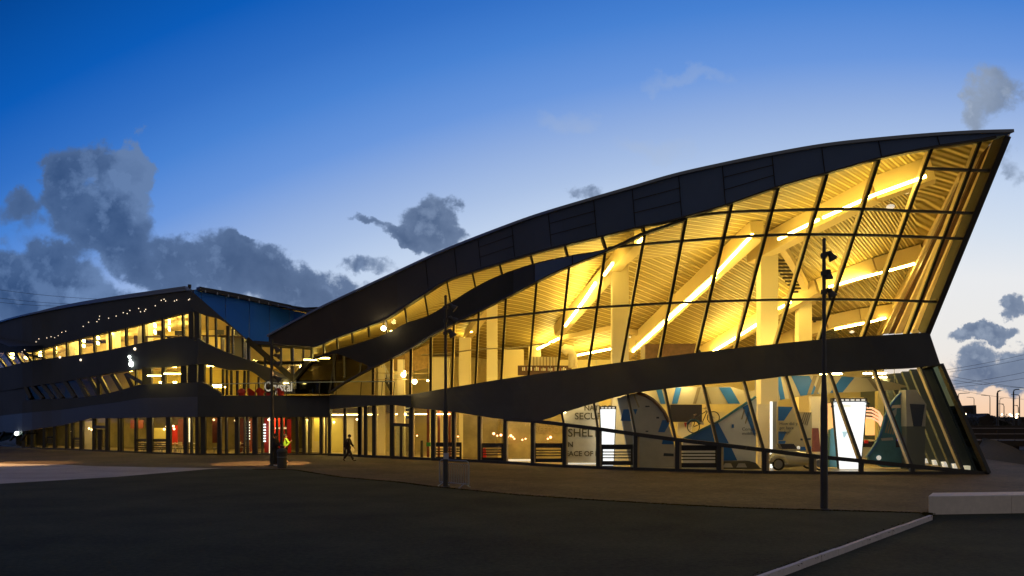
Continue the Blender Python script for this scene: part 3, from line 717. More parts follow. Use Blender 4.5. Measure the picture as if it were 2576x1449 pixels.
# dark folded glass between the valley and the hall
FT = L((738, 956), (786, 902), (845, 884), (940, 925)); FB = L((738, 990), (828, 992), (845, 975), (940, 926.5))
strip('dark_glass', FT, FB, 738, 938, S_m, 'glass_black', wing, .0, 0, step=10)
strip('wall_band', lambda x: 956, lambda x: 991, 690, 838, S_m, 'band_navy', wing, .2, .3, step=20)
for q in ((838, 885, 842, 958), (908, 912, 905, 945), (846, 884, 829, 990), (866, 892, 868, 950)): member('mullion', q[:2], q[2:], S_m, .14, .25, 'frame', wing, off=-.15)
# first floor glazing of the middle behind the terrace
for q in ((514, 916, 514, 985), (531, 921, 531, 990), (561, 929, 561, 994), (571, 931, 571, 994), (582, 932, 582, 994), (597, 933, 597, 994), (616, 933, 613, 994), (625, 933, 625, 994), (651, 948, 651, 994), (668, 960, 668, 994)):
    member('mullion', q[:2], q[2:], S_m, .12, .25, 'frame', wing, off=-.1)
strip('window_pane', VB1, lambda x: 995, 508, 690, S_m, 'glass', wing, .1, 0, step=15)
# lower corner piece of the wing at the terrace
strip('wall_band', lambda x: 961 + max(0, x - 512) * .66, lambda x: 1000, 497, 556, S_l, 'band', wing, -.45, .5, step=10)
# terrace slab with its deep black edge over the ground floor
TBt = lambda x: 995
TBb = T((497, 1049), (785, 1049), (829, 1046), (830, 1030), (985, 1019), (1041, 1026))
strip('terrace_edge', TBt, lambda x: 1049 if x < 829 else W2(x), 497, 1035, S_l if False else (lambda x, y, o=0: (S_l(x, y) if x < 829 else Dg(x)) + o), 'band', wing, -.55, .8, cols=[497, 560, 640, 720, 790, 828, 829.5, 880, 940, 985, 1034])
fl = [P(x, 995, (lambda x, y, o=0: (S_l(min(x, 829), y) if x < 829 else Dg(x)) + o), -.5) for x in (497, 600, 700, 829, 930, 1034)]
n_ = len(fl); obj('terrace_floor', fl + [Vector((p.x * 1.02, 66, p.z - .01)) for p in fl], [(i, i + 1, n_ + i + 1, n_ + i) for i in range(n_ - 1)], 'deck', wing)
# ground floor of the wing and the middle
for x, w_ in ((62, .5), (83, .5), (113, .45), (139, .4), (169, .4), (183, .3), (206, .5), (237, .35), (271, .45), (300, .25), (307, .25), (343, .3), (375, .5), (382, .3), (425, .6), (468, .5), (482, .2), (497, .4), (512, .6), (551, .3)):
    S_ = S_l; m_ = member('post', (x, Gt(x) if x < 497 else 1049), (x, BL(x)), S_, w_ * .6, .3, 'frame', wing, off=-.1)
for x, w_ in ((556, .1), (570, .25), (597, .5), (615, .1), (623, .2), (642, .6), (660, .1), (697, .2), (709, .3), (748, .35), (765, .35), (778, .2), (808, .35), (820, .12), (829, .3), (868, .3), (905, .25), (920, .4)):
    member('post', (x, 1049 if x < 829 else W2(x)), (x, BL(x) if x < 829 else BASE(x)), S_l if x < 829 else S_g, w_ * .6, .3, 'frame', wing, off=-.1)
for a, b, mt in ((50, 113, 'glass_mid'), (113, 183, 'glass_mid'), (183, 237, 'glass'), (237, 271, 'glass'), (271, 343, 'glass_mid'), (343, 382, 'glass_mid'), (382, 425, 'glass'), (425, 468, 'glass'), (468, 497, 'glass'), (497, 551, 'glass_dark'), (551, 642, 'glass_mid'), (642, 697, 'glass'), (697, 765, 'glass_dark'), (765, 829, 'glass_mid')):
    strip('window_pane', lambda x: Gt(x) if x < 497 else 1049, BL, a, b, S_l, mt, wing, .15, 0, step=30)
transom('base_rail', lambda x: BL(x) - 1.5, XL, 829, S_l, .14, .3, 'frame', wing, off=-.1, step=30)
member('transom', (235, 1074), (272, 1075), S_l, .22, .2, 'frame', wing, off=-.1)
door2 = poly('door', [(239, 1080), (269, 1081), (269, 1135.5), (239, 1134)], S_l, 'glass', wing, .2, .03)
member('door_frame', (251, 1080), (251, 1135), S_l, .35, .1, 'frame', door2, off=.0)
# slatted panels in the wing
for (a, b, y0, y1) in ((343, 381, 1104, 1134), (382, 424, 1104, 1134), (184, 205, 1101, 1126), (117, 137, 1098, 1116)):
    mb = MB(); h_ = y1 - y0
    def rect(xa, ya, xb, yb):
        p = [P(x, y, S_l, .12) for x, y in ((xa, ya), (xb, ya), (xb, yb), (xa, yb))]; mb.add(p + [k + Vector((0, .06, 0)) for k in p], [(0, 3, 2, 1), (4, 5, 6, 7), (0, 1, 5, 4), (1, 2, 6, 5), (2, 3, 7, 6), (3, 0, 4, 7)])
    rect(a, y0, b, y0 + h_ * .22)
    for k in (.36, .52, .68, .84): rect(a, y0 + h_ * k, b, y0 + h_ * (k + .07))
    rect(a, y0 + h_ * .22, a + 2, y1); rect(b - 2, y0 + h_ * .22, b, y1)
    mb.build('louvre_panel', 'frame', wing)
# slanting dark glass at the far left under the overhang
strip('dark_glass', lambda x: 1086 + (x + 60) * .02, lambda x: max(1087 + (x + 60) * .02 + 1, 1128 - (x + 60) * .27), XL, 96, S_l, 'glass_teal', wing, -.6, 0, step=20)
for x in (10, 40, 68): member('mullion', (x, 1087), (x - 14, 1108), S_l, .16, .2, 'frame', wing, off=-.7)
# ---- rooms behind: back walls, floors, ceilings
def wallquad(name, x0, x1, ya, yb, D0, D1, material):
    p = [W3(x0, ya, D0), W3(x1, ya, D1), W3(x1, yb, D1), W3(x0, yb, D0)]
    return obj(name, p + [q + Vector((0, .2, 0)) for q in p], [(0, 3, 2, 1), (4, 5, 6, 7), (0, 1, 5, 4), (2, 3, 7, 6)], material, wing)
def roomL(za_t, zb_b, x0, x1, dep, wall, floor, ceil, back=None):
    """floor and ceiling slabs between two levels, following the facade"""
    n = 8; xs = [x0 + (x1 - x0) * i / n for i in range(n + 1)]
    for z, nm, mt in ((zb_b, 'floor', floor), (za_t, 'ceiling', ceil)):
        vs = []; fs = []
        for x in xs:
            D = S_l(x, 0, .4) if x < 500 else S_m(x, 0, .5)
            if callable(z): zz = z(x)
            else: zz = z
            a = Vector(((x - CX) / F * D, D, zz)); b = Vector(((x - CX) / F * (D + dep), D + dep, zz)); vs += [a, b]
        for i in range(n): fs.append((2 * i, 2 * i + 2, 2 * i + 3, 2 * i + 1))
        obj(nm, vs, fs, mt, wing)
    vs = []; fs = []
    for x in xs:
        D = (S_l(x, 0, .4) if x < 500 else S_m(x, 0, .5)) + dep
        z0 = zb_b(x) if callable(zb_b) else zb_b; z1 = za_t(x) if callable(za_t) else za_t
        vs += [Vector(((x - CX) / F * D, D, z0)), Vector(((x - CX) / F * D, D, z1))]
    for i in range(n): fs.append((2 * i, 2 * i + 1, 2 * i + 3, 2 * i + 2))
    obj('back_wall', vs, fs, wall, wing)
def zpl(curve, add): return lambda x: CH + (HY - curve(x)) / F * S_l(x, 0) + add
ZT = lambda x: (zpl(U1, .9)(x) if x < 497 else 12.0)
roomL(lambda x: max(ZT(x), 9.9), lambda x: 7.6 if x > 250 else 6.7, XL, 800, 17, 'cream_wall', 'floor_in', 'ceiling_boards2')
roomL(7.3, 4.62, XL, 800, 9, 'green_wall', 'floor_in', 'cream_wall')
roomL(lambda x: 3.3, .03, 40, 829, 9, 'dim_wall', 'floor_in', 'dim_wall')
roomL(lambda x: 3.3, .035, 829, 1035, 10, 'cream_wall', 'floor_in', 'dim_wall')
obj('roof', [Vector((-45, 66, 9.3)), P(-60, 838, S_l, .3), P(150, 778, S_l, .3), P(478, 730, S_l, .3), P(640, 757, S_m, .2), P(794, 788, S_m, .2), Vector((-10, 72, 12.2)), Vector((-40, 90, 12.5))], [(0, 1, 2, 7), (2, 3, 6, 7), (3, 4, 6), (4, 5, 6)], 'band', wing)
# strip lights inside the wing
k = 0
for i in range(13):
    x = 30 + i * 36; D = S_l(x, 0)
    for dd in (2.2, 3.6, 6.5, 8.0, 11.5, 13.0):
        zc = min(max(ZT(x), 9.9) - .35, 12.2)
        p = Vector(((x - CX) / F * (D + dd), D + dd, zc)); mb = MB(); mb.bar(p + Vector((-.25, .6, 0)), p + Vector((.25, -.6, 0)), .14, .07)
        o = mb.build('ceiling_light', 'strip_white'); k += 1
        tag(o, 'short bright ceiling light in the top floor of the left wing', 'ceiling light', 'short ceiling lights in the top floor of the left wing')
for x, D, z, nm in ((520, 60, 11.6, 'near the corner'), (556, 61, 11.2, 'right of the corner'), (598, 62, 10.8, 'close to the diagonal edge'), (700, 66, 9.6, 'over the valley'), (640, 65, 9.9, 'behind the blue panels')):
    mb = MB(); p = Vector(((x - CX) / F * D, D, z)); mb.bar(p + Vector((-.4, .9, 0)), p + Vector((.4, -.9, 0)), .2, .08)
    tag(mb.build('ceiling_light', 'strip_white'), 'bright ceiling light in the recessed middle, ' + nm, 'ceiling light', 'ceiling lights in the recessed middle')
for x, y, D, ln, nm in ((542, 969, 61, 1.0, 'the upper of two'), (553, 993.5 - 20, 61, 1.0, 'the lower of two'), (700, 963, 61.5, 1.6, 'low at the valley'), (780, 905, 60, 1, 'left of the strip of windows'), (432, 940, 58, 1.2, 'in the middle bay'), (390, 945, 59, 1.2, 'beside the wide dark post')):
    mb = MB(); p = W3(x, y, D); mb.bar(p + Vector((-ln / 2, 0, 0)), p + Vector((ln / 2, .2, 0)), .1, .08)
    tag(mb.build('tube_light', 'strip_white'), 'thin glowing tube light on the first floor, ' + nm, 'tube light', 'tube lights on the first floor')
for i, (x, dd) in enumerate(((120, 4), (180, 4), (215, 4), (240, 3), (262, 3), (280, 5), (315, 5), (300, 3), (335, 3), (385, 2.5), (425, 3), (462, 3), (490, 3), (145, 3), (540, 3), (590, 3), (640, 3))):  # fill lights added out of sight behind the bands to brighten these windows
    D = (S_l(x, 0) if x < 500 else S_m(x, 0)) + dd; p = Vector(((x - CX) / F * D, D, 7.15)); mb = MB(); mb.bar(p + Vector((-.6, 0, 0)), p + Vector((.6, 0, 0)), .2, .06)
    tag(mb.build('ceiling_light', 'green_strip_fill' if x == 145 else 'strip_white'), 'flat fill light added on the first floor of the left wing', 'ceiling light', 'added fill lights of the first floor')  # ceiling_light here is the added fill light
mat('green_strip_fill', (.8, 1, .5), .5, emit=(.6, .8, .15), es=20)
# warm uplights washing the first-floor wall
for x in (405, 440, 466, 490):
    D = S_l(x, 0) + 5.5; p = W3(x, 960, D); mb = MB(); mb.lathe(p - Vector((0, 0, .2)), [(.12, 0), (.16, .12), (.16, .2)], 8); o = mb.build('wall_uplight', 'strip_white')
    tag(o, 'small uplight washing the first floor wall in yellow', 'uplight', 'uplights on the first floor of the left wing')
# lights mirrored in the wing's black roof panel, drawn as tiny glowing balls
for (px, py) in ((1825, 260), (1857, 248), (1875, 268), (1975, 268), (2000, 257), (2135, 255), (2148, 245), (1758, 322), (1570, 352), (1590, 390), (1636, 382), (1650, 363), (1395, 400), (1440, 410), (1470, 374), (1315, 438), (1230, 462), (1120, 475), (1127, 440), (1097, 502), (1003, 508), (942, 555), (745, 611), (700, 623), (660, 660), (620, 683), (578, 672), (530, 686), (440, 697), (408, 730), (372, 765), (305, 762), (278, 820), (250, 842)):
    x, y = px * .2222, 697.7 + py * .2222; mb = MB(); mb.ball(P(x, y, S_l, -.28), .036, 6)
    o = mb.build('roof_reflection', 'tiny_reflection'); tag(o, 'tiny warm light reflection on the black roof panel of the left wing', 'spotlight', 'tiny light reflections on the black roof panel')
for (px, py, r, nm) in ((1467, 900, .12, 'the upper of the white pair'), (1490, 982, .22, 'largest and brightest white one'), (1475, 940, .09, 'the small one between the white pair'), (1527, 810, .12, 'orange one right of the white ones'), (678, 905, .1, 'orange one under the third window'), (914, 935, .1, 'upright orange one in the middle')):
    x, y = px * .2222, 697.7 + py * .2222; mb = MB(); mb.ball(P(x, y, S_l, -.32), r, 8); mt = 'cool_bulb_and_reflection' if px in (1467, 1490, 1475) else 'tiny_reflection'  # reflected street lights drawn as glowing balls on the band
    tag(mb.build('wall_glow', mt), 'round lamp reflection on the black band of the wing, ' + nm, 'wall lamp', 'round lamp reflections on the black band')
mb = MB(); mb.ball(P(42, 1090.5, S_l, -.8), .2, 8); tag(mb.build('wall_glow', 'cool_bulb_and_reflection'), 'greenish white lamp shining at the far left under the overhang', 'wall lamp')

rnd = random.Random(11)
for i, (x, dd, kind, lab) in enumerate(((366, 3, 'c', 'pale column behind the wide top window of the wing'), (185, 4, 'c', 'pale column behind the middle top windows of the wing'), (285, 7, 'c', 'pale column deep in the top floor of the wing'), (396, 2, 'd', 'dark desk at the top floor window left of the corner'), (440, 3, 'd', 'long desk at the top floor window near the corner'), (545, 3, 'd', 'desk behind the sloping windows right of the corner'), (590, 2.5, 'd', 'low cabinet behind the sloping windows'), (345, 2, 's', 'dark seat back at a top floor window'), (600, 3, 'c', 'brown column behind the sloping windows'))):
    D = (S_l(x, 0) if x < 500 else S_m(x, 0)) + dd; X = (x - CX) / F * D; zf = 7.6 if x > 250 else 6.7; mb = MB()
    if kind == 'c': mb.box((X, D, zf + 2), (.9, .9, 4)); mb.build('column', 'cream', wing)
    elif kind == 'd':
        t_ = thing('desk', lab, 'desk', (X, D, zf)); mb.box((X, D, zf + 2.05), (2.2, .8, .06)); mb.build('desktop', 'wood_dark', t_)
        for sx in (-1, 1): mb = MB(); mb.box((X + sx, D, zf + 1.0), (.06, .7, 2.0)); mb.build('leg', 'wood_dark', t_)
        mb = MB(); mb.box((X + .3, D, zf + 2.35), (.6, .05, .4)); mb.box((X + .3, D, zf + 2.12), (.1, .1, .1)); mb.build('monitor', 'black_metal', t_)
    else: mb.box((X, D, zf + 1.9), (.5, .1, .8)); mb.box((X, D, zf + 1), (.08, .08, 2)); tag(mb.build('office_chair', 'wood_dark'), lab, 'chair')
# ================================================================== ground
def groundmat(name, a, b, sc, bump=.3, rough=.9, brick=None):
    m = bpy.data.materials.new(name); m.use_nodes = True; nt = m.node_tree; bs = nt.nodes['Principled BSDF']; q = NG(nt); t_ = q.n('ShaderNodeTexCoord')
    n1 = q.noise(t_.outputs['Object'], sc, 8, .7); n2 = q.noise(t_.outputs['Object'], sc * .04, 4, .6)
    f = q.m('ADD', q.m('MULTIPLY', n1, .6), q.m('MULTIPLY', n2, .5))
    c = q.ramp(f, [(.35, (*a, 1)), (.75, (*b, 1))])
    if brick:
        br = q.n('ShaderNodeTexBrick'); nt.links.new(t_.outputs['Object'], br.inputs['Vector']); br.inputs['Scale'].default_value = 1.0
        br.inputs['Brick Width'].default_value = brick[0]; br.inputs['Row Height'].default_value = brick[1]; br.inputs['Mortar Size'].default_value = .006
        br.inputs['Color1'].default_value = (1, 1, 1, 1); br.inputs['Color2'].default_value = (.62, .62, .62, 1); br.inputs['Mortar'].default_value = (.4, .4, .4, 1)
        mm = q.n('ShaderNodeMix', data_type='RGBA', blend_type='MULTIPLY'); mm.inputs[0].default_value = 1; nt.links.new(c, mm.inputs[6]); nt.links.new(br.outputs[0], mm.inputs[7]); c = mm.outputs[2]
    nt.links.new(c, bs.inputs['Base Color']); bs.inputs['Roughness'].default_value = rough; bs.inputs['Specular IOR Level'].default_value = .25
    bn = q.n('ShaderNodeBump'); bn.inputs['Strength'].default_value = bump; bn.inputs['Distance'].default_value = .03; nt.links.new(n1, bn.inputs['Height']); nt.links.new(bn.outputs[0], bs.inputs['Normal'])
    M[name] = m
groundmat('grass', (.006, .010, .003), (.060, .064, .032), 9, .5, 1.0)
groundmat('paving', (.030, .021, .013), (.215, .150, .095), 7, 1.0, .8, (.22, .11))
groundmat('gravel', (.26, .23, .22), (.55, .50, .48), 12, .6)
groundmat('concrete', (.60, .52, .45), (.84, .73, .62), 5, .2)
groundmat('earth', (.02, .015, .008), (.04, .03, .014), 1, .3)
def gp(x, y, z=0.0): D = (CH - z) * F / (y - HY); return Vector(((x - CX) / F * D, D, z))
def sheet(name, pts, z, material, kind=True):
    n = len(pts); o = obj(name, [Vector((p.x, p.y, z)) for p in pts], [tuple(range(n))], material)
    if kind: struct(o)
    return o
S_ = 1500
sheet('ground', [Vector((-S_, -60, 0)), Vector((S_, -60, 0)), Vector((S_, 3000, 0)), Vector((-S_, 3000, 0))], -.35, 'earth')
# edge between the lawn and the paving
GE = [(540, 1180), (640, 1181), (740, 1182), (860, 1201), (1002, 1213), (1081, 1223.5), (1300, 1245), (1500, 1258.5), (1700, 1270), (1860, 1278), (2055, 1283.5), (2333, 1291)]
edge = [gp(x, y) for x, y in GE]
KB, KT = gp(2336, 1298), gp(1902, 1452)
A_ = gp(2336, 1294.6, -.10); B_ = A_ + Vector((12, 1.4, 0)); d_ = (B_ - A_).normalized(); nb = Vector((-d_.y, d_.x, 0))
kd = (KT - KB).normalized(); KT2 = KB + kd * 26
pave = sheet('paving', [Vector((-75, 60, 0))] + [Vector((-22, 41, 0))] + edge + [A_ + nb * .5 + d_ * .45, B_ + nb * .5, B_ + d_ * 45 + nb * .5, Vector((60, 110, 0)), Vector((-75, 110, 0))], -.004, 'paving')
lawn = [gp(-300, 1226), gp(0, 1217), gp(289, 1200), gp(533, 1179.5)] + edge[1:] + [KB, KT2, Vector((KT2.x - 5, -30, 0)), Vector((-60, -30, 0)), Vector((-60, 25, 0))]
# lawn with a slightly rolling surface
def grid_fill(name, poly_, z, material, amp=.05, res=1.1):
    bm = bmesh.new(); vs = [bm.verts.new((p.x, p.y, z)) for p in poly_]; f = bm.faces.new(vs)
    bmesh.ops.triangulate(bm, faces=[f])
    me = bpy.data.meshes.new(name); bm.to_mesh(me); bm.free()
    me.materials.append(M[material]); o = bpy.data.objects.new(name, me); COL.objects.link(o); ORG[o.name] = Vector((0, 0, 0)); struct(o); return o
grid_fill('lawn', lawn, .004, 'grass')
path = [gp(-300, 1171), gp(0, 1166), gp(160, 1169), gp(250, 1173), gp(420, 1176), gp(560, 1178), gp(533, 1179.5), gp(289, 1200), gp(0, 1217), gp(-300, 1226)]
grid_fill('gravel_path', path, .002, 'gravel')
# lower lawn right of the kerb
nk = Vector((kd.y, -kd.x, 0));
if nk.x < 0: nk = -nk
rl = [KB + nk * .1, A_ + nb * .6 + d_ * .5, B_ + d_ * 45 + nb * .6, Vector((60, -30, 0)), KT2 + Vector((0, -25, 0)), KT2 + nk * .1]
grid_fill('lower_lawn', rl, -.10, 'grass')
km = MB(); kl = (KT2 - KB).length; s0 = 0.0; rk = random.Random(4)
while s0 < kl:
    s1 = min(kl, s0 + .91); dz = rk.uniform(-.006, .006); dx = rk.uniform(-.005, .005)
    km.bar(KB + kd * s0 + Vector((0, 0, -.16 + dz)) + nk * (.06 + dx), KB + kd * (s1 - .012) + Vector((0, 0, -.16 + dz)) + nk * (.06 + dx), .085, .38); s0 = s1
struct(km.build('kerb', 'concrete'))
# grass blades over the lawns
def blades(name, region, n, label=None):
    mb_v = []; mb_f = []; rnd = random.Random(3)
    for i in range(n):
        x, D, z = region(rnd)
        h = rnd.uniform(.01, .03); w = rnd.uniform(.006, .012) * (1 + D / 14); a = rnd.uniform(0, math.pi); lx, ly = rnd.uniform(-.04, .04), rnd.uniform(-.04, .04)
        k = len(mb_v); mb_v += [(x - math.cos(a) * w, D - math.sin(a) * w, z), (x + math.cos(a) * w, D + math.sin(a) * w, z), (x + lx, D + ly, z + h)]; mb_f.append((k, k + 1, k + 2))
    o = obj(name, mb_v, mb_f, 'grass_blade'); o['kind'] = 'stuff'; return o
mat('grass_blade', (.040, .034, .012), 1.0, spec=.0, noise=.5, nscale=.5)
def inpoly(x, y, pl):
    c = False; j = len(pl) - 1
    for i in range(len(pl)):
        a, b = pl[i], pl[j]
        if (a.y > y) != (b.y > y) and x < (b.x - a.x) * (y - a.y) / (b.y - a.y) + a.x: c = not c
        j = i
    return c
def reg(pl, z):
    def f(r):
        while True:
            px = r.uniform(-60, 2640); py = 1176 + (1500 - 1176) * r.random() ** .8; p = gp(px, py, z)
            if inpoly(p.x, p.y, pl): return p.x, p.y, z
    return f
def near_edge(line, z, wd):
    def f(r):
        i = r.randrange(len(line) - 1); p = line[i].lerp(line[i + 1], r.random()); return p.x + r.gauss(0, wd), p.y + r.gauss(0, wd), z
    return f
dense = [KB.lerp(KT2, k / 8) for k in range(9)]
blades('grass', near_edge(edge[1:] + [KB], .0, .07), 9000); blades('grass', near_edge(dense, .0, .06), 1200)
# pale concrete bench wall at the right
groundmat('stone_pale', (.62, .56, .52), (.82, .74, .68), 6, .1)
bench = thing('stone_bench', 'long pale concrete block bench at the edge of the paving, right', 'bench', A_)
zt = .436
for i, (s0, s1) in enumerate(((0, 2.62), (2.635, 5.2), (5.215, 7.8), (7.815, 11))):
    a, b = A_ + d_ * s0, A_ + d_ * s1; w = nb * .93; e = .015; s_ = d_ * (.80 if i == 0 else 0)
    lo = [a, b, b + w, a + w + s_]; vs = [Vector((p.x, p.y, -.3)) for p in lo] + [Vector((p.x, p.y, zt - e)) for p in lo] + [Vector((p.x, p.y, zt)) for p in [a + (d_ + nb) * e, b + (-d_ + nb) * e, b + w + (-d_ - nb) * e, a + w + s_ + (d_ - nb) * e]]
    obj('block', vs, [(0, 1, 5, 4), (1, 2, 6, 5), (2, 3, 7, 6), (3, 0, 4, 7), (4, 5, 9, 8), (5, 6, 10, 9), (6, 7, 11, 10), (7, 4, 8, 11), (8, 9, 10, 11)], 'stone_pale', bench)
# ================================================================== street furniture
def solve(mbv): return mbv
def spot_head(parent, at, tilt, s=1.0, yaw=0.0):
    """bell-shaped floodlight with bracket, aimed down"""
    mb = MB(); prof = [(.055, 0), (.085, .03), (.085, .16), (.105, .18), (.15, .30), (.155, .33), (.11, .33)]
    mb.lathe((0, 0, 0), [(r * s, h * s) for r, h in prof], 12)
    rot = Matrix.Rotation(R(yaw), 3, 'Z') @ Matrix.Rotation(R(180 - tilt), 3, 'Y')
    c = Vector(at) + Vector((.13 * s, -.05, .16 * s)); mb.v = [c + rot @ v_ for v_ in mb.v]
    o = mb.build('floodlight', 'black_metal', parent)
    mb = MB(); mb.bar(Vector(at) + Vector((-.05, 0, .05)), c, .05, .05); mb.build('bracket', 'black_metal', o); mb = MB(); mb.lathe(Vector(at) + Vector((0, 0, -.03)), [(.095, 0), (.095, .12)], 10); mb.build('collar', 'black_metal', o)
    return o
def lamp_post(px, D, ztop, r0, r1, label, spots):
    X = (px - CX) / F * D; t_ = thing('street_lamp', label, 'lamp post', (X, D, 0), 'tall dark lamp posts with floodlights')
    mb = MB(); mb.tube([(X, D, 0), (X, D, ztop * .38), (X, D, ztop * .5), (X, D, ztop)], [r0, r0 * .93, r1 * 1.2, r1], 14); mb.build('pole', 'black_metal', t_, smooth=False)
    mb = MB(); mb.lathe((X, D, ztop), [(r1 * 1.15, 0), (r1 * 1.15, .04), (r1 * .6, .07)], 12); mb.build('cap', 'black_metal', t_)
    mb = MB(); mb.lathe((X, D, 0), [(r0 * 1.7, 0), (r0 * 1.7, .03), (r0 * 1.2, .05)], 14); mb.build('base_plate', 'black_metal', t_)
    for z, tilt, s, yw in spots: spot_head(t_, (X, D, z), tilt, s, yw)
    return t_
zU = lambda y, D: CH + (HY - y) / F * D
lp1 = lamp_post(2073, 21.63, 7.9, .105, .048, 'large dark lamp post nearest the camera, in front of the tall right glazing', [(zU(645, 21.6), 35, .85, 10), (zU(690, 21.6), 8, .85, 60), (zU(737, 21.6), 30, .85, 10)])
lp2 = lamp_post(1121, 29.05, 7.5, .1, .05, 'middle dark lamp post rising behind the metal crowd barrier', [(zU(775, 29), 50, 1, 0), (zU(808, 29), 60, 1, 20), (zU(840, 29), 35, 1, 0)])
mb = MB(); p = W3(1122, 1155, 28.9); mb.box((p.x, p.y, p.z + .12), (.2, .03, .24)); mb.build('notice', 'white_dim', lp2)
lp3 = lamp_post(684, 43.6, 7.4, .12, .07, 'far dark lamp post with a man standing against it, left of the litter bin', [(zU(880, 43.6), 40, 1.2, 0), (zU(901, 43.6), 70, 1.2, 0), (zU(921, 43.6), 75, 1.2, 0), (zU(955, 43.6), 50, 1.3, 20)])
def pool(X, Y, z, tx, ty, ang, energy, col):
    l = bpy.data.lights.new('floodlight_beam', 'SPOT'); l.energy = energy; l.spot_size = R(ang); l.spot_blend = .25; l.color = col; l.shadow_soft_size = .05
    o = bpy.data.objects.new('floodlight_beam', l); COL.objects.link(o); o.location = (X, Y, z); o.rotation_euler = (Vector((tx, ty, 0)) - Vector((X, Y, z))).to_track_quat('-Z', 'Y').to_euler()
pool(lp3.location.x + .35, 43.75, 6.3, -15.2, 45.3, 50, 5500, (1, .56, .20))
lp4 = lamp_post(-120, 44.5, 7.4, .12, .07, 'dark lamp post standing just outside the left edge of the view', [(6.8, 40, 1.2, 0)])
pool(lp4.location.x + .3, 44.6, 6.5, -31, 45.2, 50, 4500, (1, .56, .20))
# crowd barrier
bx = (1103 - CX) / F * 29.3; b0 = gp(1106, 1222); b1 = gp(1212, 1232)
b1 = b0 + (b1 - b0).normalized() * 1.75
bar_ = thing('crowd_barrier', 'galvanised steel crowd barrier standing in front of the middle lamp post', 'barrier', b0)
up = lambda p, z: Vector((p.x, p.y, z)); H = 1.06
d_ = (b1 - b0).normalized(); fr = []
pts = [up(b0, .16), up(b0, H - .15)] + [up(b0 + d_ * (.15 - .15 * math.cos(a)), H - .15 + .15 * math.sin(a)) for a in (.5, 1.0, math.pi / 2)] + [up(b1 - d_ * (.15 - .15 * math.cos(a)), H - .15 + .15 * math.sin(a)) for a in (math.pi / 2, 1.0, .5)] + [up(b1, H - .15), up(b1, .16)]
mb = MB(); mb.tube(pts + [pts[0]], .021, 8); mb.build('frame', 'galv', bar_)
mb = MB(); mb.tube([up(b0 + d_ * .03, H - .14), up(b1 - d_ * .03, H - .14)], .012, 6); mb.build('top_rail', 'galv', bar_)
n = 17
for i in range(1, n): mb = MB(); q_ = b0 + d_ * (1.75 * i / n); mb.tube([up(q_, .17), up(q_, H - .14)], .008, 6); mb.build('upright', 'galv', bar_)
for q_ in (b0 + d_ * .25, b1 - d_ * .25):
    nn = Vector((-d_.y, d_.x, 0)); mb = MB(); mb.tube([q_ + nn * .3 + Vector((0, 0, .02)), up(q_, .18), q_ - nn * .3 + Vector((0, 0, .02))], .02, 6); mb.build('foot', 'galv', bar_)
# litter bin
p = gp(709.5, 1177); bn = thing('litter_bin', 'round dark litter bin beside the far lamp post', 'bin', p)
mb = MB(); mb.lathe(p, [(.24, 0), (.26, .03), (.265, .85), (.27, .86)], 18); mb.build('body', 'black_metal', bn)
mb = MB(); mb.lathe(p + Vector((0, 0, .86)), [(.29, 0), (.30, .04), (.27, .14), (.16, .22), (.0, .23)], 18); mb.build('lid', 'black_metal', bn)
mb = MB(); mb.lathe(p + Vector((0, 0, .6)), [(.272, 0), (.272, .02)], 18); mb.build('band', 'steel', bn)

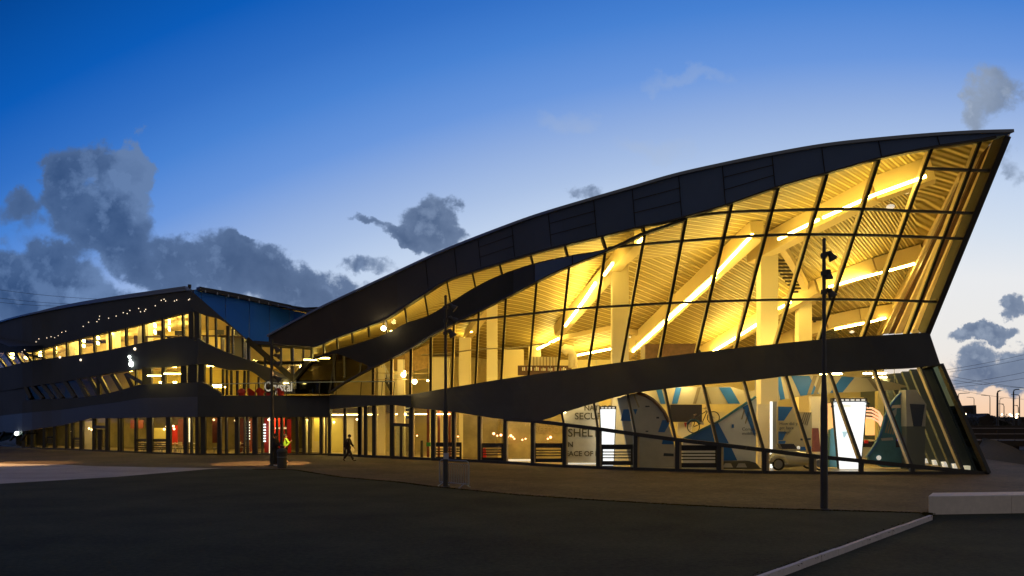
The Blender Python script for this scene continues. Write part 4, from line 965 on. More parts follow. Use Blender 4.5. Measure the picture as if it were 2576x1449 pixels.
# ================================================================== people
def skin(name, joints, edges, root, material, parent, sub=2):
    ks = list(joints); ks.remove(root); ks = [root] + ks; ix = {k: i for i, k in enumerate(ks)}
    me = bpy.data.meshes.new(name); me.from_pydata([joints[k][0] for k in ks], [(ix[a], ix[b]) for a, b in edges], [])
    o = bpy.data.objects.new(name, me); COL.objects.link(o); me.materials.append(M[material])
    md = o.modifiers.new('skin', 'SKIN'); md.use_smooth_shade = True
    sv = me.skin_vertices[0].data
    for k in ks:
        r = joints[k][1]; sv[ix[k]].radius = r if isinstance(r, tuple) else (r, r)
    sv[0].use_root = True
    sb = o.modifiers.new('sub', 'SUBSURF'); sb.levels = sub; sb.render_levels = sub
    o.parent = parent; return o
def person(name_label, loc, rz, J, top, bottom, shoe, hair=True, sc=1.0, group=None):
    """J: joint positions in metres; x forward, z up, y to the person's left"""
    root = thing('person', name_label, 'person', loc, group); root.rotation_euler = (0, 0, rz); root.scale = (sc, sc, sc)
    V_ = {k: Vector(v) for k, v in J.items()}
    V_['chest'] = V_['hip'].lerp(V_['neck'], .72); V_['waist'] = V_['hip'].lerp(V_['neck'], .3)
    body = {}; E = []
    def add(k, r): body[k] = (V_[k], r)
    add('hip', (.13, .10)); add('waist', (.125, .09)); add('chest', (.16, .11)); add('neck', .052)
    hd = (V_['head'] - V_['neck']).normalized(); V_['h1'] = V_['neck'] + hd * .08; V_['h2'] = V_['head']; V_['h3'] = V_['head'] + hd * .09
    add('h1', .055); add('h2', (.078, .095)); add('h3', .07)
    E += [('hip', 'waist'), ('waist', 'chest'), ('chest', 'neck'), ('neck', 'h1'), ('h1', 'h2'), ('h2', 'h3')]
    for s in 'lr':
        add('sh' + s, .062); add('el' + s, .042); add('wr' + s, .03); add('hp' + s, .085); add('kn' + s, .058); add('an' + s, .04)
        V_['to' + s] = V_['an' + s] + Vector(J.get('toe' + s, (.2, 0, -.055))); V_['he' + s] = V_['an' + s] + Vector((-.04, 0, -.05)); add('to' + s, .032)
        E += [('chest', 'sh' + s), ('sh' + s, 'el' + s), ('el' + s, 'wr' + s), ('hip', 'hp' + s), ('hp' + s, 'kn' + s), ('kn' + s, 'an' + s), ('an' + s, 'to' + s)]
        hd_ = (V_['wr' + s] - V_['el' + s]).normalized(); side = hd_.cross(Vector((0, 1, 0))).normalized() if abs(hd_.y) < .9 else Vector((1, 0, 0)); V_['pa' + s] = V_['wr' + s] + hd_ * .07; add('pa' + s, (.035, .018)); E.append(('wr' + s, 'pa' + s))
        for i, (o_, ln) in enumerate(((-.026, .062), (-.009, .075), (.009, .07), (.026, .055))):
            k1, k2 = 'f%d1%s' % (i, s), 'f%d2%s' % (i, s); V_[k1] = V_['pa' + s] + hd_ * .03 + side * o_; V_[k2] = V_[k1] + hd_ * ln + Vector((0, (.02 if s == 'r' else -.02), 0)); add(k1, .009); add(k2, .007); E += [('pa' + s, k1), (k1, k2)]
        k1 = 'th' + s; V_[k1] = V_['wr' + s] + hd_ * .05 + side * -.055; add(k1, .010); E.append(('wr' + s, k1))
    b = skin('body', body, E, 'hip', 'skin_tone', root)
    # jacket and trousers follow the body, a little larger
    jk = {k: (V_[k], r) for k, r in (('hip', (.175, .145)), ('waist', (.175, .14)), ('chest', (.20, .155)), ('neck', .075))}; je = [('hip', 'waist'), ('waist', 'chest'), ('chest', 'neck')]
    for s in 'lr':
        for k, r in (('sh', .095), ('el', .072), ('wr', .055)): jk[k + s] = (V_[k + s], r)
        je += [('chest', 'sh' + s), ('sh' + s, 'el' + s), ('el' + s, 'wr' + s)]
    skin('jacket', jk, je, 'waist', top, root)
    tr = {'hip': (V_['hip'] + Vector((0, 0, .02)), (.15, .12))}; te = []
    for s in 'lr':
        for k, r in (('hp', .115), ('kn', .088), ('an', .072)): tr[k + s] = (V_[k + s], r)
        te += [('hip', 'hp' + s), ('hp' + s, 'kn' + s), ('kn' + s, 'an' + s)]
    skin('trousers', tr, te, 'hip', bottom, root)
    for s in 'lr':
        skin('shoe', {'a': (V_['he' + s] + Vector((0, 0, .03)), .045), 'b': (V_['an' + s].lerp(V_['to' + s], .5) - Vector((0, 0, .02)), .045), 'c': (V_['to' + s], .036)}, [('a', 'b'), ('b', 'c')], 'a', shoe, root, 1)
    # hair cap, nose, ears
    mb = MB(); mb.ball(V_['head'] + hd * .045 + Vector((-.022, 0, .0)), .108, 12, sc=(1, .86, 1)); mb.build('hair', 'hair_dark', root, smooth=True).location = V_['head'] + hd * .045 + Vector((-.022, 0, .0))
    fx = Vector((1, 0, 0))
    for nm, off_, r_, sc_ in (('nose', (.098, 0, .0), .018, (1, .7, 1.3)), ('ear', (-.005, .083, .0), .022, (.8, .4, 1.3)), ('ear', (-.005, -.083, 0), .022, (.8, .4, 1.3)), ('eye', (.083, .032, .025), .011, (.6, 1, .8)), ('eye', (.083, -.032, .025), .011, (.6, 1, .8)), ('mouth', (.088, 0, -.045), .018, (.4, 1.2, .35))):
        mb = MB(); mb.ball((0, 0, 0), r_, 8, sc=sc_); o = mb.build(nm, 'skin_tone' if nm in ('nose', 'ear') else 'text_dark', root, smooth=True); o.location = V_['head'] + Vector(off_)
    return root
mat('skin_tone', (.35, .2, .13), .6); mat('hair_dark', (.02, .015, .01), .7); mat('cloth_dark', (.03, .022, .018), .9, noise=.2, nscale=6); mat('cloth_navy', (.03, .03, .04), .9)
mat('hivis', (.28, .62, .04), .6, emit=(.35, 1, .05), es=.0); mat('white_dim', (.4, .42, .5), .6); mat('shoe_white', (.7, .7, .72), .5); mat('red_cloth', (.5, .06, .04), .8)
walk = dict(hip=(0, 0, .93), neck=(.05, 0, 1.48), head=(.09, 0, 1.62), shl=(.03, .19, 1.42), shr=(.03, -.19, 1.42), ell=(.13, .24, 1.15), wrl=(.30, .2, .95), elr=(-.12, -.25, 1.16), wrr=(-.16, -.24, .90),
            hpl=(.0, .09, .90), hpr=(0, -.09, .90), knl=(-.04, .09, .50), anl=(-.34, .09, .17), knr=(.20, -.09, .52), anr=(.36, -.09, .09), toel=(.14, 0, -.12), toer=(.2, 0, .02))
person('man in dark clothes and cap striding right in front of the lit glazing', gp(876, 1161), R(-4), walk, 'cloth_dark', 'cloth_dark', 'cloth_dark', sc=1.0)
stand = dict(hip=(0, 0, .95), neck=(.0, 0, 1.5), head=(.03, 0, 1.64), shl=(0, .19, 1.44), shr=(0, -.19, 1.44), ell=(.12, .22, 1.16), wrl=(.36, .14, 1.10), elr=(.10, -.24, 1.17), wrr=(.36, -.2, 1.14),
             hpl=(0, .09, .92), hpr=(0, -.09, .92), knl=(.03, .1, .5), anl=(0, .11, .08), knr=(.02, -.1, .5), anr=(-.02, -.11, .08))
person('man in a long dark coat standing right against the far lamp post, hands held out', gp(693, 1172), R(-6), stand, 'cloth_dark', 'cloth_dark', 'shoe_white', sc=1.07)
st2 = dict(hip=(0, 0, .95), neck=(.06, 0, 1.5), head=(.03, 0, 1.65), shl=(.06, .19, 1.44), shr=(.06, -.19, 1.44), ell=(.2, .24, 1.2), wrl=(.3, .2, 1.3), elr=(.26, -.24, 1.22), wrr=(.1, -.26, 1.02),
           hpl=(0, .09, .92), hpr=(0, -.09, .92), knl=(.03, .1, .5), anl=(0, .11, .08), knr=(.02, -.1, .5), anr=(-.02, -.11, .08))
pv = person('person in a yellow green high visibility jacket standing behind the litter bin', Vector(((717.5 - CX) / F * 47, 47, 0)), R(10), st2, 'hivis', 'cloth_dark', 'cloth_dark', sc=1.0)
l = bpy.data.lights.new('pv', 'POINT'); bpy.data.lights.remove(l)
sit = dict(hip=(0, 0, .5), neck=(-.05, 0, 1.05), head=(-.02, 0, 1.2), shl=(-.05, .19, 1.0), shr=(-.05, -.19, 1.0), ell=(.08, .24, .78), wrl=(.32, .15, .74), elr=(.08, -.24, .78), wrr=(.32, -.15, .74),
           hpl=(.0, .1, .48), hpr=(0, -.1, .48), knl=(.44, .12, .5), anl=(.46, .12, .09), knr=(.44, -.12, .5), anr=(.42, -.12, .09))
tz = 4.5
person('person in dark clothes sitting on a red chair on the terrace', Vector(((676 - CX) / F * 58.2, 58.2, tz)), R(-20), sit, 'cloth_dark', 'cloth_dark', 'cloth_dark', sc=1.0)

# ================================================================== terrace: railing, chairs, lettering
rail = thing('terrace_railing', 'thin steel railing along the edge of the first floor terrace', 'railing', W3(760, 995, 56.6))
rp = [(531, 966), (600, 965), (700, 962.5), (800, 961.5), (900, 960), (992, 959.5)]
Sr = lambda x, y, o=0: (S_l(x, y) if x < 829 else Dg(x)) - .45 + o
mb = MB(); mb.tube([P(x, y, Sr) for x, y in rp], .035, 8); mb.build('handrail', 'galv', rail)
for x in (547, 568, 596, 616, 642, 668, 695, 720, 803, 845, 907, 960, 990):
    yt = 964 if x < 650 else 961; mb = MB(); mb.bar(P(x + 2, yt, Sr), P(x, 996, Sr), .05, .03, up=(0, -1, 0)); mb.build('baluster', 'black_metal', rail)
def tub_chair():
    t_ = thing('tub_chair', 'x', 'chair', (0, 0, 0), 'red chairs on the terrace')
    mb = MB(); mb.lathe((0, 0, 0), [(.22, .0), (.26, .38), (.27, .42), (0, .43)], 14); mb.build('seat', 'red', t_)
    mb = MB(); n = 12; vs = []; fs = []
    for i in range(n + 1):
        a = R(-100 + 200 * i / n) + math.pi / 2; h = .42 + .40 * math.cos(R(-100 + 200 * i / n)) ** 2 * .9 + .1
        for r_, z in ((.27, .36), (.36, h), (.32, h), (.235, .36)): vs.append(Vector((r_ * math.cos(a), r_ * math.sin(a), z)))
    for i in range(n):
        for k in range(4): fs.append((i * 4 + k, i * 4 + (k + 1) % 4, i * 4 + 4 + (k + 1) % 4, i * 4 + 4 + k))
    mb.add(vs, fs); mb.build('backrest', 'red', t_); return t_
tc_ = tub_chair()
for i, (x, D, lab) in enumerate(((608, 57.6, 'red tub chair on the terrace, leftmost of the row'), (633, 58.2, 'red tub chair on the terrace, left of the middle pair'), (655, 57.3, 'bright red tub chair on the terrace, biggest one in the row'), (676, 58.2, 'red tub chair on the terrace with a person sitting on it'), (706, 57.4, 'red tub chair on the terrace, rightmost, under the sign letters'))):
    o = tc_ if i == 0 else copy_tree(tc_); o['label'] = lab; o.location = ((x - CX) / F * D, D, tz); o.rotation_euler = (0, 0, R((20, 160, 190, -20, 150)[i])); o.scale = (1.0, 1.0, .8)
def text(name, s, size, material, loc, parent=None, rz=0.0, ext=.02, align='LEFT', scale_x=1.0, bold=0.0):
    cu = bpy.data.curves.new(name, 'FONT'); cu.body = s; cu.size = size; cu.extrude = ext; cu.align_x = align; cu.resolution_u = 3; cu.offset = bold
    ob = bpy.data.objects.new(name + '_tmp', cu); COL.objects.link(ob); bpy.context.view_layer.update()
    me = bpy.data.meshes.new_from_object(ob.evaluated_get(bpy.context.evaluated_depsgraph_get())); bpy.data.objects.remove(ob); bpy.data.curves.remove(cu)
    me.name = name; me.materials.clear(); me.materials.append(M[material]); o = bpy.data.objects.new(name, me); COL.objects.link(o)
    o.rotation_euler = (R(90), 0, rz); o.scale = (scale_x, 1, 1); ORG[o.name] = Vector(loc)
    if parent is not None: o.parent = parent; o.location = Vector(loc) - org(parent)
    else: o.location = loc
    return o
# the sign on the terrace wall
xw = (733.5 - 664) / F * 57.2
sg_ = text('sign_lettering', 'Crystal', 1.05, 'sign_white', W3(664.5, 984, 57.2), ext=.03, bold=.012)
sg_.scale[0] = xw / max(.1, sg_.dimensions[0] / sg_.scale[0]); tag(sg_, 'pale glowing word Crystal on the dark wall above the terrace', 'sign')

# ================================================================== exhibits in the lower hall
c3 = lambda x, y: (1341.7 + .2716 * x, 858.7 + .2716 * y)
c4 = lambda x, y: (1860.5 + .2778 * x, 858.7 + .2778 * y)
cX = lambda x, y: (1663.7 + .16667 * x, 1001.8 + .16667 * y)
def fl_y(D): return HY + CH / D * F - .04 / D * F
def board(name, label, cat, pts, D, material, thick=.12, decor=(), group=None):
    """a free-standing board: outline points as seen, standing at distance D"""
    c = W3(sum(p[0] for p in pts) / len(pts), max(p[1] for p in pts), D); t_ = thing(name, label, cat, c, group)
    poly('board', pts, flatS(D), material, t_, 0, thick)
    for nm, dp, dm in decor: poly(nm, dp, flatS(D), dm, t_, -.025, .02)
    return t_
D1 = 40.9; by = fl_y(D1)
pts = [c3(780, 530), c3(835, 510), c3(900, 487), c3(960, 480), (c3(1040, 510)), c3(1100, 548), c3(1150, 595), c3(1200, 660), c3(1245, 750), c3(1290, 880), c3(1312, 1000), (c3(1320, 0)[0], by), (c3(905, 0)[0], by), c3(870, 1000), c3(845, 860), c3(810, 650)]
bf = board('display_fin', 'large grey curved display fin with blue shapes left of the bicycle', 'display panel', pts, D1, 'grey_panel', .3, [
    ('print', [c3(835, 630), c3(900, 628), c3(912, 740), c3(808, 735)], 'blue_print'), ('print', [c3(925, 628), c3(965, 628), c3(945, 680)], 'blue_print'),
    ('print', [c3(1195, 730), c3(1250, 730), c3(1262, 760), c3(1215, 842), c3(1155, 840)], 'blue_print'), ('print', [c3(1200, 905), c3(1300, 930), c3(1300, 955), c3(1190, 952)], 'blue_print'),
    ('print', [c3(925, 495), c3(940, 495), c3(985, 610), c3(972, 615)], 'tan_print'), ('print', [c3(1035, 597), c3(1075, 597), c3(1078, 607), c3(1040, 610)], 'text_dark'), ('print', [c3(1140, 700), c3(1165, 700), c3(1165, 715), c3(1140, 715)], 'text_dark'), ('print', [c3(1040, 828), c3(1065, 828), c3(1065, 838), c3(1040, 838)], 'text_dark'), ('print', [c3(1210, 1035), c3(1410 - 110, 1040), c3(1300, 1065), c3(1205, 1062)], 'text_dark')])
ep = [c3(960, 474), c3(1042, 503), c3(1105, 541), c3(1158, 590), c3(1210, 655), c3(1256, 747)]
mb = MB(); q_ = [W3(x, y, D1 - .05) for x, y in ep]; mb.tube(q_, .11, 6); mb.build('rim', 'wood_dark', bf)
# ring banner high in the hall
D2 = 45.0
rb = thing('ring_banner', 'long pale banner with blue parallelograms hanging high across the lower hall', 'banner', W3(1850, 1015, D2))
top_ = T(c3(930, 470), c3(1200, 430), c3(1500, 422), c3(1800, 420), c3(2108, 415), c4(230, 330), c4(520, 312), c4(820, 308), c4(1000, 320), c4(1250, 345), c4(1440, 385), c4(1590, 425))
bot_ = T(c3(930, 560), c3(1200, 583), c3(1500, 582), c3(1800, 580), c3(2108, 578), c4(230, 560), c4(600, 490), c4(820, 470), c4(1100, 458), c4(1350, 444), c4(1590, 432))
def S_ring(x, y, o=0): return 45.0 + 1.6 * math.cos((x - 1900) / 370.0 * 1.57) * -1 + 1.2 + o
mb_ = strip('band', top_, bot_, 1594, 2300, S_ring, 'banner_tan', rb, 0, .12, step=20)
for xs in (([1650, 1664, 1674, 1662]), ([1700, 1715, 1704, 1690]), ([1768, 1776, 1790, 1783]), ([1808, 1838, 1862, 1832]), ([1755, 1763, 1751, 1743]), ([1950, 1962, 1975, 1963]), ([1990, 2036, 2060, 2014]), ([2046, 2056, 2040, 2030]), ([2062, 2072, 2056, 2046]), ([2118, 2150, 2120, 2088]), ([2182, 2192, 2215, 2205])):
    f_ = .04; x0_, x1_, x2_, x3_ = xs
    yy0, yy1 = top_(x0_) + 1, bot_(x2_) - 1
    vs = [P(x0_, yy0, S_ring, -.03), P(x1_, top_(x1_) + 1, S_ring, -.03), P(x2_, yy1, S_ring, -.03), P(x3_, bot_(x3_) - 1, S_ring, -.03)]
    obj('print', vs + [v_ + Vector((0, .02, 0)) for v_ in vs], [(3, 2, 1, 0), (4, 5, 6, 7)], 'blue_print' if (x1_ - x0_) > 11 else 'tan_dark', rb)
for x in (1600, 1900, 2250): mb = MB(); a = P(x, top_(x), S_ring, .05); mb.tube([a, a + Vector((0, 0, 3.2))], .02, 5); mb.build('hanger', 'steel', rb)
# blue and white ramp fin with the bicycle on it
D3 = 40.6; by = fl_y(D3)
pts = [c3(1385, 905), c3(1550, 828), c3(1720, 738), c3(1900, 625), c3(2010, 555), c3(2066, 505), c3(2068, 560), (c3(2060, 0)[0], by), (c3(1385, 0)[0], by)]
f3 = board('ramp_fin', 'white and blue triangular display ramp carrying the mounted bicycle', 'display panel', pts, D3, 'white_panel', .3, [
    ('print', [c3(1395, 905), c3(1710, 752), c3(1812, 945), c3(1390, 930)], 'blue_print'), ('print', [c3(1745, 975), c3(1830, 975), c3(1890, 1105), c3(1745, 1105)], 'blue_print'), ('print', [c3(1940, 610), c3(2012, 570), c3(2056, 760), c3(2056, 880), c3(2040, 860)], 'blue_print'),
    ('print', [c3(1950, 630), c3(1962, 630), c3(1935, 725), c3(1926, 720)], 'tan_print'), ('print', [c3(1990, 640), c3(2005, 640), c3(1970, 765), c3(1960, 758)], 'tan_print')])
text('lettering', 'Complete\nmobility', .24, 'text_dark', W3(*c3(1932, 826), D3 - .05), f3, ext=.004)
x_, y_ = c3(1840, 770); mb = MB(); mb.box(W3(x_ + 2, y_ + 4, D3 - .03), (.12, .02, .2)); mb.build('print', 'blue_print', f3)
mb = MB(); mb.bar(W3(*c3(1385, 905), D3 - .05), W3(*c3(1720, 738), D3 - .05), .12, .08, up=(0, -1, 0)); mb.bar(W3(*c3(1720, 738), D3 - .05), W3(*c3(2060, 512), D3 - .05), .12, .08, up=(0, -1, 0)); mb.build('rim', 'teal', f3)
# plinth curve on the floor
pl = thing('floor_plinth', 'low dark curved plinth on the floor under the white and blue ramp', 'plinth', W3(1840, by, 39.6))
poly('plinth_body', [c3(1740, 1112), c3(2000, 1108), c3(2060, 1125), c3(2100, 1170), (c3(2120, 0)[0], fl_y(39.6)), (c3(1740, 0)[0], fl_y(39.6))], flatS(39.6), 'plinth_dark', pl, 0, .7)
for a in ((1775, 1830), (1900, 1960)): poly('print', [c3(a[0], 1130), c3(a[1], 1130), c3(a[1] + 20, 1168), c3(a[0] - 20, 1168)], flatS(39.6), 'grey_panel', pl, -.02, .02)
# bicycle
mat('bike_blue', (.02, .10, .14), .35); mat('white_panel', (.70, .72, .72), .5, noise=.04, nscale=3); mat('banner_tan', (.42, .38, .26), .6); mat('tan_dark', (.22, .18, .10), .6); mat('plinth_dark', (.09, .09, .07), .5); mat('purple', (.08, .05, .5), .4, emit=(.15, .1, 1), es=.6)
Dk = 40.3
w1, w2 = W3(*cX(485, 432), Dk), W3(*cX(785, 292), Dk)
bk = thing('bicycle', 'dark city bicycle with a lamp mounted on the sloping blue ramp', 'bicycle', w1 - Vector((0, 0, .35)))
bd = (w2 - w1).normalized(); bu = Vector((-bd.z, 0, bd.x)); ln = (w2 - w1).length
def bp(a, b): return w1 + bd * ln * a + bu * b
for w_ in (w1, w2):
    rim = [w_ + Vector((.33 * math.cos(a), 0, .33 * math.sin(a))) for a in [2 * math.pi * i / 20 for i in range(21)]]
    wl = MB(); wl.tube(rim, .028, 6, caps=False); wo_ = wl.build('wheel', 'rubber', bk)
    sp = MB(); [sp.tube([w_, w_ + Vector((.32 * math.cos(a), 0, .32 * math.sin(a)))], .006, 4) for a in [math.pi * i / 5 for i in range(10)]]; sp.lathe(w_ - Vector((0, .03, 0)), [(.035, 0), (.035, .06)], 8, 'Y'); sp.build('spokes', 'steel', wo_)
fr = MB(); bb = bp(.42, -.02)
for a, b in ((bp(0, 0), bb), (bb, bp(.30, .45)), (bp(.30, .45), bp(0, 0)), (bb, bp(.83, .42)), (bp(.30, .40), bp(.82, .48)), (bp(.83, .52), bp(1, 0))): fr.tube([a, b], .025, 6)
fr.build('frame', 'black_metal', bk)
mb = MB(); mb.tube([bp(.24, .55), bp(.38, .55)], [.07, .035], 8); mb.build('saddle', 'wood_dark', bk)
mb = MB(); mb.tube([bp(.83, .5), bp(.80, .68), bp(.72, .70)], .02, 6); mb.build('handlebar', 'steel', bk)
mb = MB(); mb.ball(bp(.88, .66), .07, 8); mb.build('lamp', 'text_gold', bk)
arc = [w1 + Vector((.39 * math.cos(a), 0, .39 * math.sin(a))) for a in [R(25 + 15 * i) for i in range(10)]]
mb = MB(); mb.tube(arc, .05, 6); mb.build('mudguard', 'bike_blue', bk)
mb = MB(); mb.tube([bb + Vector((-.1, -.05, .05)), bb + Vector((.1, -.05, -.1))], .02, 5); mb.lathe(bb - Vector((0, .06, 0)), [(.09, 0), (.09, .03)], 10, 'Y'); mb.build('crank', 'steel', bk)
# dark screen box behind the bicycle
board('screen_box', 'large black screen hanging behind the bicycle', 'screen', [c3(1270, 585), c3(1562, 585), c3(1562, 747), c3(1275, 747)], 43.2, 'box_dark', .5)
mat('box_dark', (.02, .012, .008), .5)
board('display_board', 'small orange panel with a red triangle behind the bicycle', 'display panel', [c3(1335, 750), c3(1470, 748), c3(1470, 850), c3(1380, 895), c3(1340, 870)], 43.6, 'cream', .1, [('print', [c3(1395, 752), c3(1425, 752), c3(1410, 800)], 'red')])
board('display_board', 'plain tan board right behind the front bicycle wheel', 'display panel', [c3(1655, 652), c3(1772, 652), c3(1772, 730), c3(1655, 790)], 43.7, 'cream_wall', .1)
# text wall
D4 = 43.8; by = fl_y(D4)
tw = thing('text_wall', 'bright metallic wall with big letters reading security shelter and peace of mind', 'display wall', W3(1460, by, D4))
poly('panel', [(1417, 1000), (1507, 1000), (1507, by - 4), (1417, by - 4)], flatS(D4), 'brushed', tw, 0, .3); poly('skirting', [(1417, by - 4), (1507, by - 4), (1507, by), (1417, by)], flatS(D4), 'uplight', tw, -.05, .3)
mat('brushed', (.62, .58, .46), .35, .35, noise=.1, nscale=1.5)
for s_, px, py, sz in (('SECURITY', c3(382, 0)[0], c3(0, 722)[1], .56), ('SHELTER', c3(318, 0)[0], c3(0, 882)[1], .68), ('N', c3(318, 0)[0], c3(0, 978)[1], .44), ('PEACE OF MIND', c3(262, 0)[0] , c3(0, 1062)[1], .42), ('NATURE', c3(470, 0)[0], c3(0, 640)[1], .42)):
    text('lettering', s_, sz, 'text_olive', W3(px, py, D4 - .04), tw, ext=.015, bold=.008)
mat('text_olive', (.10, .08, .03), .5)
dw = thing('text_wall', 'dark bronze wall with golden letters reading preserve freedom behind the slatted panels', 'display wall', W3(1350, fl_y(47.6), 47.6))
by = fl_y(47.6); poly('panel', [(1275, 1030), (1415, 1040), (1415, by - 5), (1275, by - 5)], flatS(47.6), 'bronze', dw, 0, .3); poly('skirting', [(1275, by - 4), (1415, by - 4), (1415, by), (1275, by)], flatS(47.6), 'uplight', dw, -.05, .3)
mat('bronze', (.42, .33, .12), .45, .0, noise=.35, nscale=.8)
text('lettering', 'PRESERVE', .47, 'text_gold', W3(1320, 1072, 47.55), dw, ext=.01, bold=.006); text('lettering', 'FREEDOM', .52, 'text_gold', W3(1334, 1088, 47.55), dw, ext=.01, bold=.006); text('lettering', 'RELIGION', .34, 'text_gold', W3(1355, 1119, 47.55), dw, ext=.01)
board('display_board', 'dark narrow board behind the left slatted panels', 'display panel', [(1165, 1042), (1252, 1050), (1252, fl_y(50.5)), (1165, fl_y(50.5))], 50.5, 'bronze', .2)
board('display_board', 'dark olive board between the second and third slatted panel', 'display panel', [(1262, 1050), (1330, 1056), (1330, fl_y(49.5)), (1262, fl_y(49.5))], 49.5, 'dim_wall', .2)
# red figure-like stand
rs = thing('red_stand', 'glossy red information stand on the floor near the second slatted panel', 'stand', W3(1212, fl_y(48.6), 48.6))
poly('body', [(1213, 1129), (1221, 1127), (1223, 1136), (1224, fl_y(48.6)), (1206, fl_y(48.6))], flatS(48.6), 'red_lit', rs, 0, .25); mat('red_lit', (.6, .02, .01), .4, emit=(1, .03, .02), es=.03)
mb = MB(); mb.box(W3(1217, 1133, 48.57), (.3, .03, .1)); mb.build('head_panel', 'red', rs)
# glowing light boxes
def lightbox(name_label, pts, D, topb, n):
    t_ = thing('light_box', name_label, 'light box', W3(sum(p[0] for p in pts) / 4, max(p[1] for p in pts), D)); poly('screen', pts, flatS(D), 'lightbox', t_, 0, .15)
    (xa, ya), (xb, yb), (xc, yc), (xd, yd) = pts
    e = 1.6
    poly('frame', [(xa - e, ya - 1), (xa, ya), (xd, yd), (xd - e, yd)], flatS(D), 'frame', t_, -.03, .22); poly('frame', [(xb, yb), (xb + e, yb - 1), (xc + e, yc), (xc, yc)], flatS(D), 'frame', t_, -.03, .22)
    poly('header', [(xa - 2, ya - topb), (xb + 2, yb - topb), (xb + 2, yb), (xa - 2, ya)], flatS(D), 'frame', t_, -.04, .3)
    for i in range(n):
        x = xa + (xb - xa) * (i + .6) / (n + .2); w_ = (xb - xa) / n * .32; poly('header_light', [(x - w_, ya - topb * .72), (x + w_, ya - topb * .72), (x + w_, ya - topb * .25), (x - w_, ya - topb * .25)], flatS(D), 'header_glow', t_, -.07, .03)
    by_ = fl_y(D); poly('plinth', [(xd, yd), (xc, yc), (xc, by_), (xd, by_)], flatS(D), 'frame', t_, -.01, .2)
    return t_
mat('header_glow', (.8, .75, .7), .5, emit=(.9, .85, .75), es=.7)
lb = lightbox('tall white glowing tapered light box beside the near lamp post', [c4(850, 548), c4(1150, 548), c4(1095, 1155), c4(905, 1155)], 39.8, 9.5, 6)
poly('print', [c4(925, 815), c4(985, 815), c4(945, 885)], flatS(39.8), 'pale_blue', lb, -.02, .01); poly('print', [c4(920, 570), c4(1010, 570), c4(1010, 600), c4(925, 600)], flatS(39.8), 'pale_print', lb, -.02, .01)
mat('pale_blue', (.4, .6, .7), .5, emit=(.6, .85, .95), es=.8); mat('pale_print', (.8, .8, .7), .5, emit=(.95, .95, .8), es=.9)
for sx, px in ((-1, 838), (1, 1166)):
    for py in (560, 590): mb = MB(); a = W3(*c4(px, py), 39.7); mb.ball(a, .07, 6); mb.bar(a, a + Vector((-sx * .2, 0, .05)), .03, .03); mb.build('clamp_light', 'frame', lb)
lightbox('white glowing light box behind the leaning glass beside the text wall', [c3(620, 630), c3(762, 628), c3(742, 1150), c3(640, 1150)], 41.6, 8, 4)
# teal curved fin at the right
D5 = 39.9; by = fl_y(D5)
pts = [c4(1160, 1045), c4(1200, 985), c4(1240, 920), c4(1275, 850), c4(1300, 770), c4(1325, 680), c4(1350, 610), c4(1400, 535), c4(1450, 480), c4(1500, 442), c4(1512, 442), (c4(1512, 0)[0], by - 3), (c4(1300, 0)[0], by - 3), c4(1180, 1082)]
tf = board('display_fin', 'teal curved display fin with tan stripes beside the grey column', 'display panel', pts, D5, 'teal', .25, [('print', [c4(1380, 580), c4(1475, 572), c4(1475, 602), c4(1378, 606)], 'cream'), ('print', [c4(1280, 878), c4(1385, 870), c4(1395, 895), c4(1290, 900)], 'grey_panel')] +
    [('print', [c4(1345 + 22 * i, 720), c4(1355 + 22 * i, 710), c4(1328 + 22 * i, 830 + 5 * i), c4(1316 + 22 * i, 825 + 5 * i)], 'tan_print') for i in range(4)] + [('print', [c4(1352, 660), c4(1425, 600), c4(1420, 660), c4(1395, 705)], 'grey_panel'), ('print', [c4(1415, 855), c4(1465, 855), c4(1465, 960), c4(1415, 960)], 'box_dark'), ('print', [c4(1425, 862), c4(1450, 862), c4(1450, 900), c4(1425, 900)], 'purple')])
mb = MB(); mb.tube([W3(x, y, D5 - .05) for x, y in pts[:10]], .06, 6); mb.build('rim', 'blue_print', tf)
mb = MB(); mb.lathe(W3(*c4(1267, 1055), D5 - .15), [(.1, 0), (.13, .06), (.13, .08)], 10, 'Y'); tag(mb.build('round_lamp', 'uplight'), 'small round white lamp at the foot of the teal fin', 'lamp')
# grey column with flared head
cc = thing('display_column', 'grey column with a flared dark head right of the teal fin', 'column', W3(*c4(1595, 1180), 39.4))
poly('shaft', [c4(1512, 770), c4(1680, 770), (c4(1680, 0)[0], fl_y(39.4)), (c4(1512, 0)[0], fl_y(39.4))], flatS(39.4), 'grey_dark', cc, 0, .6); poly('head', [c4(1505, 440), c4(1600, 438), c4(1692, 570), c4(1682, 770), c4(1512, 770)], flatS(39.35), 'grey_panel', cc, 0, .7)
poly('inset', [c4(1545, 566), c4(1678, 572), c4(1650, 770), c4(1578, 770)], flatS(39.3), 'navy_panel', cc, 0, .1); mat('navy_panel', (.012, .02, .05), .5)
